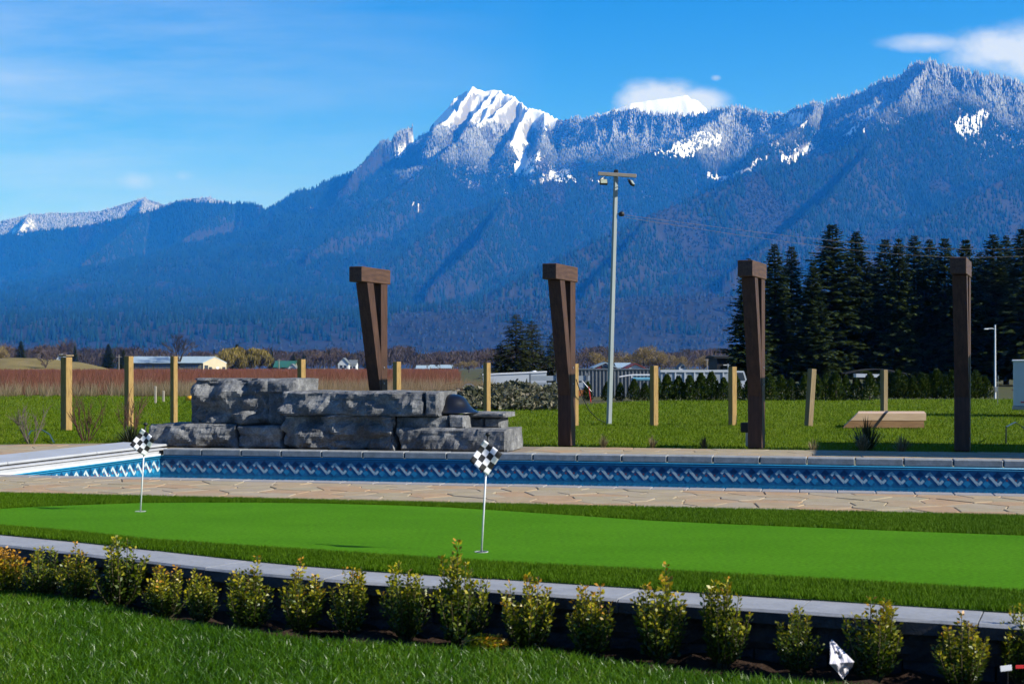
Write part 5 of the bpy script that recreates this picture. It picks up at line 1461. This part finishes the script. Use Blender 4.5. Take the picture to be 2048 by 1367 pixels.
# ================================================================== BUILDINGS AND VEHICLES
m_roof_m = M('metal_roof', (0.30, 0.40, 0.46), (0.38, 0.47, 0.52), scale=.6, rough=.45, spec=.4, stretch=(4, .3, 1))
m_cream = M('cream_siding', (0.50, 0.42, 0.28), (0.58, 0.49, 0.34), scale=.8, rough=.8)
m_olive = M('barn_wall', (0.17, 0.16, 0.115), (0.24, 0.225, 0.165), scale=.5, rough=.9)
m_dkglass = M('dark_window', (0.025, 0.035, 0.05), (0.05, 0.065, 0.085), scale=1, rough=.2, spec=.5)
m_bluewin = M('barn_curtain', (0.10, 0.13, 0.18), (0.15, 0.18, 0.23), scale=.7, rough=.7)
m_house = M('house_white', (0.58, 0.62, 0.66), (0.68, 0.71, 0.74), scale=.5, rough=.7)
m_greyroof = M('shingle_roof', (0.10, 0.12, 0.13), (0.17, 0.19, 0.20), scale=1, rough=.9)
m_greenroof = M('green_roof', (0.02, 0.10, 0.075), (0.03, 0.14, 0.10), scale=.8, rough=.6)
m_redroof = M('red_roof', (0.17, 0.035, 0.035), (0.25, 0.05, 0.05), scale=.8, rough=.7)
m_dkshed = M('dark_shed', (0.016, 0.017, 0.018), (0.028, 0.029, 0.030), scale=.8, rough=.8)
def gable_house(name, px0, px1, base_Y, z_eave, z_ridge, depth, axis, mats, label, wins=(), doors=(), over=.25, cat='building'):
    """axis 'x': ridge runs left-right; axis 'y': gable faces the camera"""
    x0, x1 = gx(px0, base_Y), gx(px1, base_Y); W = x1-x0
    r = empty(name, ((x0+x1)/2, base_Y, -.03), 0, label, cat)
    mw, mr = mats; mb = MB(); t_ = .16
    if axis == 'y':
        mb.extr([(-W/2, 0, 0), (W/2, 0, 0), (W/2, 0, z_eave), (0, 0, z_ridge), (-W/2, 0, z_eave)], (0, depth, 0)); mb.build('wall', mw, r, local=True)
        sl = (z_ridge-z_eave)/(W/2)
        for sg in (-1, 1):
            e = W/2+over
            MB().extr([(0, -over, z_ridge+.03), (sg*e, -over, z_eave-over*sl+.03), (sg*e, -over, z_eave-over*sl+.03+t_), (0, -over, z_ridge+.03+t_)], (0, depth+2*over, 0)).build('roof_slope', mr, r, local=True)
    else:
        mb.extr([(-W/2, 0, 0), (-W/2, depth, 0), (-W/2, depth, z_eave), (-W/2, depth/2, z_ridge), (-W/2, 0, z_eave)], (W, 0, 0)); mb.build('wall', mw, r, local=True)
        sl = (z_ridge-z_eave)/(depth/2)
        for sg in (-1, 1):
            e = depth/2+over
            MB().extr([(-W/2-over, depth/2, z_ridge+.03), (-W/2-over, depth/2+sg*e, z_eave-over*sl+.03), (-W/2-over, depth/2+sg*e, z_eave-over*sl+.03+t_), (-W/2-over, depth/2, z_ridge+.03+t_)], (W+2*over, 0, 0)).build('roof_slope', mr, r, local=True)
    for cx, cz, w, h, mt in wins:
        wo = MB().span(cx*W-w/2, cx*W+w/2, -.05, .0, cz-h/2, cz+h/2).build('window', mt, r, local=True)
        fr = .06*max(1, base_Y/300)
        MB().span(cx*W-w/2, cx*W+w/2, -.09, -.051, cz+h/2-fr/2, cz+h/2+fr/2).build('frame', m_white, wo, local=True)
    for cx, w, h, mt in doors: MB().span(cx*W-w/2, cx*W+w/2, -.06, 0, 0, h).build('door', mt, r, local=True)
    return r
# long barn: ridge runs left to right, gable end turned to the right
Yb = 300.0; x0, x1, xg = gx(262, Yb), gx(404, Yb), gx(437, Yb)
zr, ze = Q(0, 714, Yb).z, Q(0, 725, Yb).z
barn = empty('barn', ((x0+xg)/2, Yb, -.03), 0, 'long low barn with pale blue metal roof and cream gable end', 'barn')
bx0, bx1, bxg = x0-barn.location.x, x1-barn.location.x, xg-barn.location.x
dpt = 9.0
MB().add([(bx0, 0, 0), (bx1, 0, 0), (bx1, 0, ze), (bx0, 0, ze), (bx0, dpt, 0), (bx0, dpt, ze), (bx0, dpt/2, zr)], [(0, 1, 2, 3), (4, 0, 3, 6, 5)]).build('long_wall', m_olive, barn, local=True)
gm = ((bx1+bxg)/2-.4, 4.2)
MB().extr([(bx1, 0, 0), (bxg, 7.0, 0), (bxg, 7.0, ze), ((bx1+bxg)/2, 3.5, zr), (bx1, 0, ze)], (.3, -.15, 0)).build('gable_wall', m_cream, barn, local=True)
MB().extr([(bx0-.3, -.5, ze-.08), (bx1+.2, -.5, ze-.08), ((bx1+bxg)/2+.3, 3.5, zr+.1), (bx0-.3, 3.8, zr+.1)], (0, 0, .14)).build('roof_front', m_roof_m, barn, local=True)
MB().extr([(bx0-.3, 3.8, zr+.1), ((bx1+bxg)/2+.3, 3.5, zr+.1), (bxg+.3, 7.4, ze-.08), (bx0-.3, 9, ze-.08)], (0, 0, .14)).build('roof_back', m_roof_m, barn, local=True)
for a_, b_ in ((.06, .30), (.33, .62), (.76, .95)):
    wo = MB().span(bx0+(bx1-bx0)*a_, bx0+(bx1-bx0)*b_, -.06, -.005, .95*ze*.55, ze*.86).build('window_band', m_bluewin, barn, local=True)
    n_ = 5
    for k in range(n_+1):
        xx = bx0+(bx1-bx0)*(a_+(b_-a_)*k/n_); MB().span(xx-.05, xx+.05, -.1, -.062, .95*ze*.55, ze*.86).build('mullion', m_olive, wo, local=True)
def on_gable(f, w, h, mt, name):
    p0 = Vector((bx1+.3, -.15, 0)); p1 = Vector((bxg+.3, 6.85, 0)); d = (p1-p0); n_ = Vector((d.y, -d.x, 0)).normalized()
    a_ = p0+d*(f-w/2)+n_*.03; b_ = p0+d*(f+w/2)+n_*.03
    MB().extr([a_, b_, b_+Vector((0, 0, h)), a_+Vector((0, 0, h))], n_*.08).build(name, mt, barn, local=True)
on_gable(.12, .14, 1.75, m_dkglass, 'door'); on_gable(.30, .12, 1.4, m_dkglass, 'door'); on_gable(.60, .12, 1.4, m_white, 'door'); on_gable(.88, .12, 1.4, m_dkglass, 'door')
gable_house('farmhouse', 676, 697, 470, Q(0, 727, 470).z, Q(0, 716, 470).z, 7, 'y', (m_house, m_greyroof), 'white farmhouse with a steep gable beyond the red field', ((-.2, 1.6, .9, 1.1, m_dkglass), (.2, 1.6, .9, 1.1, m_dkglass)), ((0.0, .9, 1.3, m_dkglass),), cat='house')
gable_house('farmhouse_wing', 698, 712, 474, Q(0, 729, 474).z, Q(0, 720, 474).z, 6, 'x', (m_house, m_greyroof), 'white side wing standing right of the white farmhouse', ((-.2, 1.3, .8, 1.0, m_dkglass), (.25, 1.3, .8, 1.0, m_dkglass)), cat='house')
gable_house('green_roof_house', 548, 588, 430, Q(0, 734, 430).z, Q(0, 722, 430).z, 8, 'x', (m_olive, m_greenroof), 'low house with a green roof left of the fourth fence post', ((-.25, .8, 1.2, .8, m_dkglass), (.2, .8, 1.2, .8, m_dkglass)), cat='house')
gable_house('white_cottage', 577, 591, 420, Q(0, 735, 420).z, Q(0, 728, 420).z, 4, 'y', (m_house, m_greyroof), 'small white gabled cottage in front of the green roof', ((0, .9, .8, .8, m_dkglass),), cat='house')
gable_house('peaked_house', 111, 126, 520, Q(0, 722, 520).z, Q(0, 708, 520).z, 6, 'y', (m_house, m_greyroof), 'white peaked house half hidden left of the capped fence post', ((0, 2.2, .9, 1, m_dkglass),), cat='house')
gable_house('mobile_home', -6, 28, 420, Q(0, 722, 420).z, Q(0, 717, 420).z, 6, 'x', (m_house, m_roof_m), 'pale low roof peeking over the mound at far left', ((-.2, 1.8, 1.4, .7, m_dkglass), (.2, 1.8, 1.4, .7, m_dkglass)), cat='house')
gable_house('far_shed', 833, 858, 480, Q(0, 737, 480).z, Q(0, 731, 480).z, 6, 'x', (m_house, m_roof_m), 'white shed with a pale roof beyond the field, left one of the two', ((-.2, .6, 1.2, .7, m_dkglass), (.25, .6, 1.2, .7, m_dkglass)), cat='shed')
gable_house('far_shed', 860, 905, 490, Q(0, 736, 490).z, Q(0, 730, 490).z, 7, 'x', (m_house, m_roof_m), 'longer pale roofed shed beyond the field, right one of the two', ((-.3, .6, 1.4, .7, m_dkglass), (0, .6, 1.4, .7, m_dkglass), (.3, .6, 1.4, .7, m_dkglass)), cat='shed')
gable_house('red_gable_barn', 1190, 1232, 200, Q(0, 735, 200).z, Q(0, 726, 200).z, 9, 'y', (m_redroof, m_roof_m), 'red gabled barn with a pale roof behind the corrugated wall, left of the light pole', ((0, 1.3, 1.0, .5, m_dkglass),), cat='barn')
gable_house('blue_roof_shed', 1236, 1262, 205, Q(0, 736, 205).z, Q(0, 727, 205).z, 8, 'x', (m_house, m_roof_m), 'shed with a pale blue roof just right of the light pole', ((0, .8, 1.0, .5, m_dkglass),), cat='shed')
gable_house('red_roof_shed', 1254, 1288, 195, Q(0, 736, 195).z, Q(0, 728, 195).z, 7, 'y', (m_house, m_redroof), 'shed with a dark red roof left of the fence post right of the pole', ((0, .8, .9, .5, m_dkglass),), cat='shed')
gable_house('far_blue_house', 1358, 1372, 330, Q(0, 735, 330).z, Q(0, 727, 330).z, 6, 'y', (m_house, m_greyroof), 'tiny pale house above the white dump trailer', ((0, 1.4, .7, .6, m_dkglass),), cat='house')
gable_house('dark_shed', 1434, 1500, 115, Q(0, 716, 115).z, Q(0, 714, 115).z, 5, 'x', (m_dkshed, m_dkshed), 'dark flat-roofed shed left of the third timber frame under the firs', ((-.2, 1.2, .6, .5, m_dkglass),), cat='shed')

# corrugated wall behind the hedge
m_corr = M('corrugated_grey', (0.16, 0.175, 0.185), (0.22, 0.235, 0.245), scale=1, rough=.5, spec=.4)
Yc = 60.0; xa, xb = gx(1112, Yc), gx(1302, Yc)
cf = empty('corrugated_wall', ((xa+xb)/2, Yc, -.03), 0, 'dark grey corrugated metal wall behind the hedge by the light pole', 'wall')
n_ = 26; pw = (xb-xa)/n_
pm = MB().extr([(-pw/2, 0, 0), (-pw*.3, 0, 0), (-pw*.2, .06, 0), (pw*.3, .06, 0), (pw*.4, 0, 0), (pw/2, 0, 0), (pw/2, .1, 0), (-pw/2, .1, 0)], (0, 0, Q(0, 739, Yc).z+.03)).mesh('panel', m_corr)
for k in range(n_):
    o = link('panel', pm, cf); o.location = (-(xb-xa)/2+(k+.5)*pw, 0, 0)
MB().span(-(xb-xa)/2, (xb-xa)/2, -.03, .13, Q(0, 739, Yc).z+.03, Q(0, 737.5, Yc).z+.05).build('top_rail', m_steel, cf, local=True)

def wheel(parent, x, y, z, r, w=.1):
    o = link('wheel', MB().lathe([(r*.6, -w/2), (r*.95, -w/2), (r, -w/3), (r, w/3), (r*.95, w/2), (r*.6, w/2)], (0, 0, 0), 18).mesh('wheel', m_black, True), parent)
    o.rotation_euler = (PI/2, 0, 0); o.location = (x, y, z)
    link('rim', MB().lathe([(.02, -w*.45), (r*.55, -w*.52), (r*.58, w*.52), (.02, w*.45)], (0, 0, 0), 14).mesh('rim', m_steel, True), o)
m_tr = M('trailer_white', (0.50, 0.54, 0.58), (0.60, 0.63, 0.66), scale=1, rough=.4, spec=.4)
m_trg = M('trailer_grey', (0.30, 0.34, 0.38), (0.38, 0.42, 0.46), scale=1, rough=.5, spec=.4)
# long white trailer behind the bramble bank
Y = 66.0; xa, xb = gx(966, Y), gx(1093, Y); zt0, zt1 = Q(0, 748, Y).z, Q(0, 742.5, Y).z
wt_ = empty('white_trailer', ((xa+xb)/2, Y, -.03), 0, 'long white box trailer behind the bramble bank left of the second timber frame', 'trailer')
L2 = (xb-xa)/2
MB().extr([(-L2, 0, .18), (L2, 0, .18), (L2, 0, zt1), (-L2, 0, zt0)], (0, 1.2, 0)).build('body', m_tr, wt_, local=True)
MB().extr([(-L2-.02, -.03, zt0-.02), (L2+.02, -.03, zt1-.02), (L2+.02, -.03, zt1+.05), (-L2-.02, -.03, zt0+.05)], (0, 1.26, 0)).build('roof', m_white, wt_, local=True)
MB().lathe([(.14, 0), (.12, .06), (.03, .09)], (L2*.62, .5, zt1-.02), 14).build('roof_vent', m_white, wt_, local=True)
MB().span(L2*.1, L2*.55, -.02, -.002, .52, .55).build('door_handle', m_black, wt_, local=True)
for x in (-L2*.3, L2*.1): wheel(wt_, x, .12, .17, .19)
# concrete edge / planter in front
m_conc = M('old_concrete', (0.30, 0.26, 0.20), (0.42, 0.38, 0.31), scale=3, rough=.95)
Y = 54.0; xa, xb = gx(932, Y), gx(1056, Y)
tag(MB().span(xa, xb, Y, Y+.35, -.03, Q(0, 772, Y).z).solo('concrete_curb', m_conc, ((xa+xb)/2, Y, -.03)), 'low weathered concrete curb below the white trailer', 'curb')
Y = 57.0; xa, xb = gx(1060, Y), gx(1180, Y)
fb_ = empty('flatbed_trailer', ((xa+xb)/2, Y, -.03), 0, 'grey flatbed trailer left of and behind the second timber frame', 'trailer')
L2 = (xb-xa)/2
for k in range(2): MB().span(-L2, L2, -.02, .02, .44+k*.27, .64+k*.27).build('side_board', m_trg, fb_, local=True)
MB().span(-L2, L2, 0, 1.3, .36, .43).build('deck', m_trg, fb_, local=True)
for x in (-L2, -L2*.1, L2*.9): MB().span(x-.04, x+.04, -.06, -.021, .3, 1.02).build('stake', m_steel, fb_, local=True)
for x in (-L2*.4, L2*.2): wheel(fb_, x, .2, .19, .2)
MB().span(L2*.3, L2*.9, -.05, .0, .1, .34).build('tool_box', M('orange_box', (0.4, 0.14, 0.04), scale=4, rough=.6), fb_, local=True)
# debris pile
Y = 52.0; p = P(906, 800)
dp = empty('debris_pile', (gx(910, Y), Y, -.03), 0, 'heap of scrap boards and wire at the right end of the red field', 'debris')
for k in range(7):
    mb = MB().cbox((random.uniform(-.35, .35), random.uniform(-.2, .2), .35+random.uniform(-.2, .25)), (random.uniform(.4, .7), .08, .12), Matrix.Rotation(random.uniform(-.5, .5), 3, 'Y') @ Matrix.Rotation(random.uniform(-.6, .6), 3, 'Z'), .004)
    mb.build('board', random.choice([m_brown, m_bbark, m_conc]), dp, local=True)
MB().cbox((-.05, -.1, .68), (.55, .2, .03), Matrix.Rotation(-.15, 3, 'Y'), .004).build('top_board', m_lum[1], dp, local=True)
for k in range(6):
    c = Vector((.5, 0, .42)); pts = []
    a_ = random.uniform(0, 3); 
    for q in range(11):
        f = q/10*2*PI; pts.append(c+Vector((math.cos(f)*.26, math.sin(f)*.26*math.sin(a_), math.sin(f)*.24*math.cos(a_))))
    MB().tube(pts, .012, 4, caps=False).build('wire_loop', m_steel, dp, local=True)
MB().span(-.5, .8, -.1, .3, 0, .22).build('rubble', m_bbark, dp, local=True)
# long dump trailer and truck behind the hedge
Y = 63.0; xa, xb = gx(1322, Y), gx(1456, Y); zt = Q(0, 738, Y).z
dt = empty('dump_trailer', ((xa+xb)/2, Y, -.03), 0, 'long pale grey dump trailer behind the cedar hedge', 'trailer')
L2 = (xb-xa)/2
MB().extr([(-L2, 0, .35), (L2, 0, .35), (L2, 0, zt-.1), (-L2, 0, zt-.1)], (0, 1.3, 0)).build('body', m_trg, dt, local=True)
MB().span(-L2-.03, L2+.03, -.05, 1.35, zt-.1, zt).build('top_rail', m_tr, dt, local=True)
for k in range(7):
    x = -L2+(k+.5)*2*L2/7; MB().span(x-.03, x+.03, -.04, -.002, .35, zt-.1).build('rib', m_tr, dt, local=True)
for x in (-L2*.7, -L2*.4, L2*.6): wheel(dt, x, .15, .2, .21)
tk = empty('truck', (gx(1482, Y), Y+.2, -.03), 0, 'white truck cab with an upright exhaust stack right of the dump trailer', 'truck')
zc = Q(0, 740, Y).z
MB().extr([(-.45, 0, .25), (.62, 0, .25), (.62, 0, .62), (.3, 0, .66), (.16, 0, zc), (-.45, 0, zc)], (0, 1.1, 0)).build('cab', m_tr, tk, local=True)
MB().extr([(-.3, -.02, .68), (.22, -.02, .68), (.12, -.02, zc-.07), (-.3, -.02, zc-.07)], (0, .018, 0)).build('window', m_dkglass, tk, local=True)
MB().tube([(-.52, .1, .3), (-.52, .1, zc+.12), (-.55, .1, zc+.32)], .035, 8).build('exhaust_stack', m_steel, tk, local=True)
for x in (-.3, .4): wheel(tk, x, .1, .19, .2)
MB().lathe([(.03, -.02), (.05, 0), (.03, .02)], (.55, -.03, .5), 10).build('headlight', m_lens, tk, local=True)
# boat-like canopy frame between post and hedge
Y = 58.0
cn = empty('trailer_rack', (gx(1268, Y), Y, -.03), 0, 'white rack with a blue tarp showing above the hedge right of the light pole', 'rack')
zc = Q(0, 748, Y).z
MB().tube([(-.6, 0, zc-.08), (-.1, 0, zc), (.75, 0, zc)], .03, 6).build('top_tube', m_white, cn, local=True)
for x in (-.1, .75): MB().tube([(x, 0, 0), (x, 0, zc)], .025, 6).build('upright', m_white, cn, local=True)
MB().cbox((.3, 0, zc-.17), (.8, .5, .14), None, .04).build('tarp', M('blue_tarp', (0.10, 0.30, 0.42), (0.16, 0.38, 0.48), scale=3, rough=.5), cn, local=True)
# arched carport in the grove
Y = 64.0; ac = empty('arched_canopy', (gx(1752, Y), Y, -.03), 0, 'dark arched canopy frame above the hedge behind the lumber', 'canopy')
for k in range(2):
    pts = [(-1.35+2.7*q/12, k*.9, .96+.20*math.sin(PI*q/12)) for q in range(13)]
    MB().tube(pts, .025, 6).build('arch', m_dkshed, ac, local=True)
for x in (-1.35, 1.35): MB().tube([(x, 0, 0), (x, 0, .97)], .03, 6).build('leg', m_dkshed, ac, local=True)
MB().extr([(-.9, -.02, .8), (.5, -.02, .8), (.5, -.02, .93), (-.9, -.02, .97)], (0, .5, 0)).build('white_panel', m_tr, ac, local=True)
# cargo trailer at the right edge
Y = 35.0; xa = gx(2026, Y); ct = empty('cargo_trailer', (xa, Y, -.012), -.37, 'white enclosed cargo trailer cut off by the right edge', 'trailer')
zb_, zt = Q(0, 812, Y).z, Q(0, 720, Y).z
MB().cbox((1.4, .9, (zb_+zt)/2), (2.8, 1.8, zt-zb_), None, .03).build('body', m_tr, ct, local=True)
MB().cbox((1.4, .9, zt), (2.86, 1.86, .05), None, .015).build('roof_trim', m_white, ct, local=True)
MB().cbox((1.4, .9, zb_-.03), (2.84, 1.84, .09), None, .01).build('skirt', m_steel, ct, local=True)
MB().span(.18, .5, -.012, -.001, zb_+.10, zb_+.13).build('reflector', m_red, ct, local=True)
MB().lathe([(.025, -.01), (.03, 0), (.025, .01)], (-.01, .05, zb_+.42), 10).build('marker_light', m_red, ct, local=True)
for x in (1.6, 2.15): wheel(ct, x, .1, .15, .16)
# slim lamp post at right
Y = 56.5; p = Vector((gx(1990, Y), Y, -.03)); zt = Q(0, 648, Y).z
lp_ = empty('lamp_post', p, 0, 'slim white lamp post with a side arm right of the rightmost timber frame', 'lamp post')
MB().tube([(0, 0, 0), (0, 0, zt)], [.045, .03], 8).build('post', m_white, lp_, local=True)
MB().tube([(0, 0, zt-.18), (-.12, 0, zt-.14), (-.3, 0, zt-.15)], .018, 6).build('arm', m_white, lp_, local=True)
MB().cbox((-.36, 0, zt-.165), (.16, .09, .05), None, .015).build('lamp_head', m_white, lp_, local=True)
MB().cbox((0, -.06, .38), (.12, .08, .2), None, .01).build('meter_box', m_steel, lp_, local=True)
# far utility poles
for px, py, Y, lab in ((558, 717, 420, 'far utility pole right of the green roofed house'), (649, 714, 520, 'far utility pole left of the white farmhouse'), (1414, 715, 300, 'far utility pole left of the dark shed'), (238, 709, 300, 'white far pole left of the barn')):
    p = Q(px, py, Y); mb = MB().tube([(p.x, Y, -.03), (p.x, Y, p.z)], .12*Y/400, 6)
    mb.span(p.x-.6, p.x+.6, Y-.06, Y+.06, p.z-.5, p.z-.38)
    tag(mb.solo('utility_pole', m_bar, (p.x, Y, -.03)), lab, 'utility pole', 'far utility poles')
# red and white barrier arm and small markers beside the hedge
Y = 51.0; ba = empty('marker_flag', (gx(1176, Y), Y, -.03), 0, 'leaning red and white marker pole at the left end of the hedge', 'marker pole')
MB().tube([(.1, 0, 0), (0.02, 0, .55)], .018, 6).build('red_stick', m_red, ba, local=True)
MB().tube([(.12, 0, .38), (-.2, 0, .75)], .014, 6).build('white_stick', m_white, ba, local=True)
for px, py, h, lab in ((311, 806, 34, 'thin weathered stake at the edge of the dry grass'), (327, 803, 22, 'short pale stake at the edge of the dry grass')):
    Y = 48.0; p = P(px, py); tag(MB().cbox((p.x, p.y, h/FPX*p.y/2), (.07, .07, h/FPX*p.y), None, .01).solo('stake', m_conc, p), lab, 'stake', 'stakes by the dry grass')
# white plant guard and clothesline pole at right
pq = P(1995, 808); tag(MB().tube([pq, pq+Vector((.02, 0, .95))], .010, 6).solo('steel_rod', m_steel, pq), 'thin steel rod in the lawn beside the lamp post', 'rod')
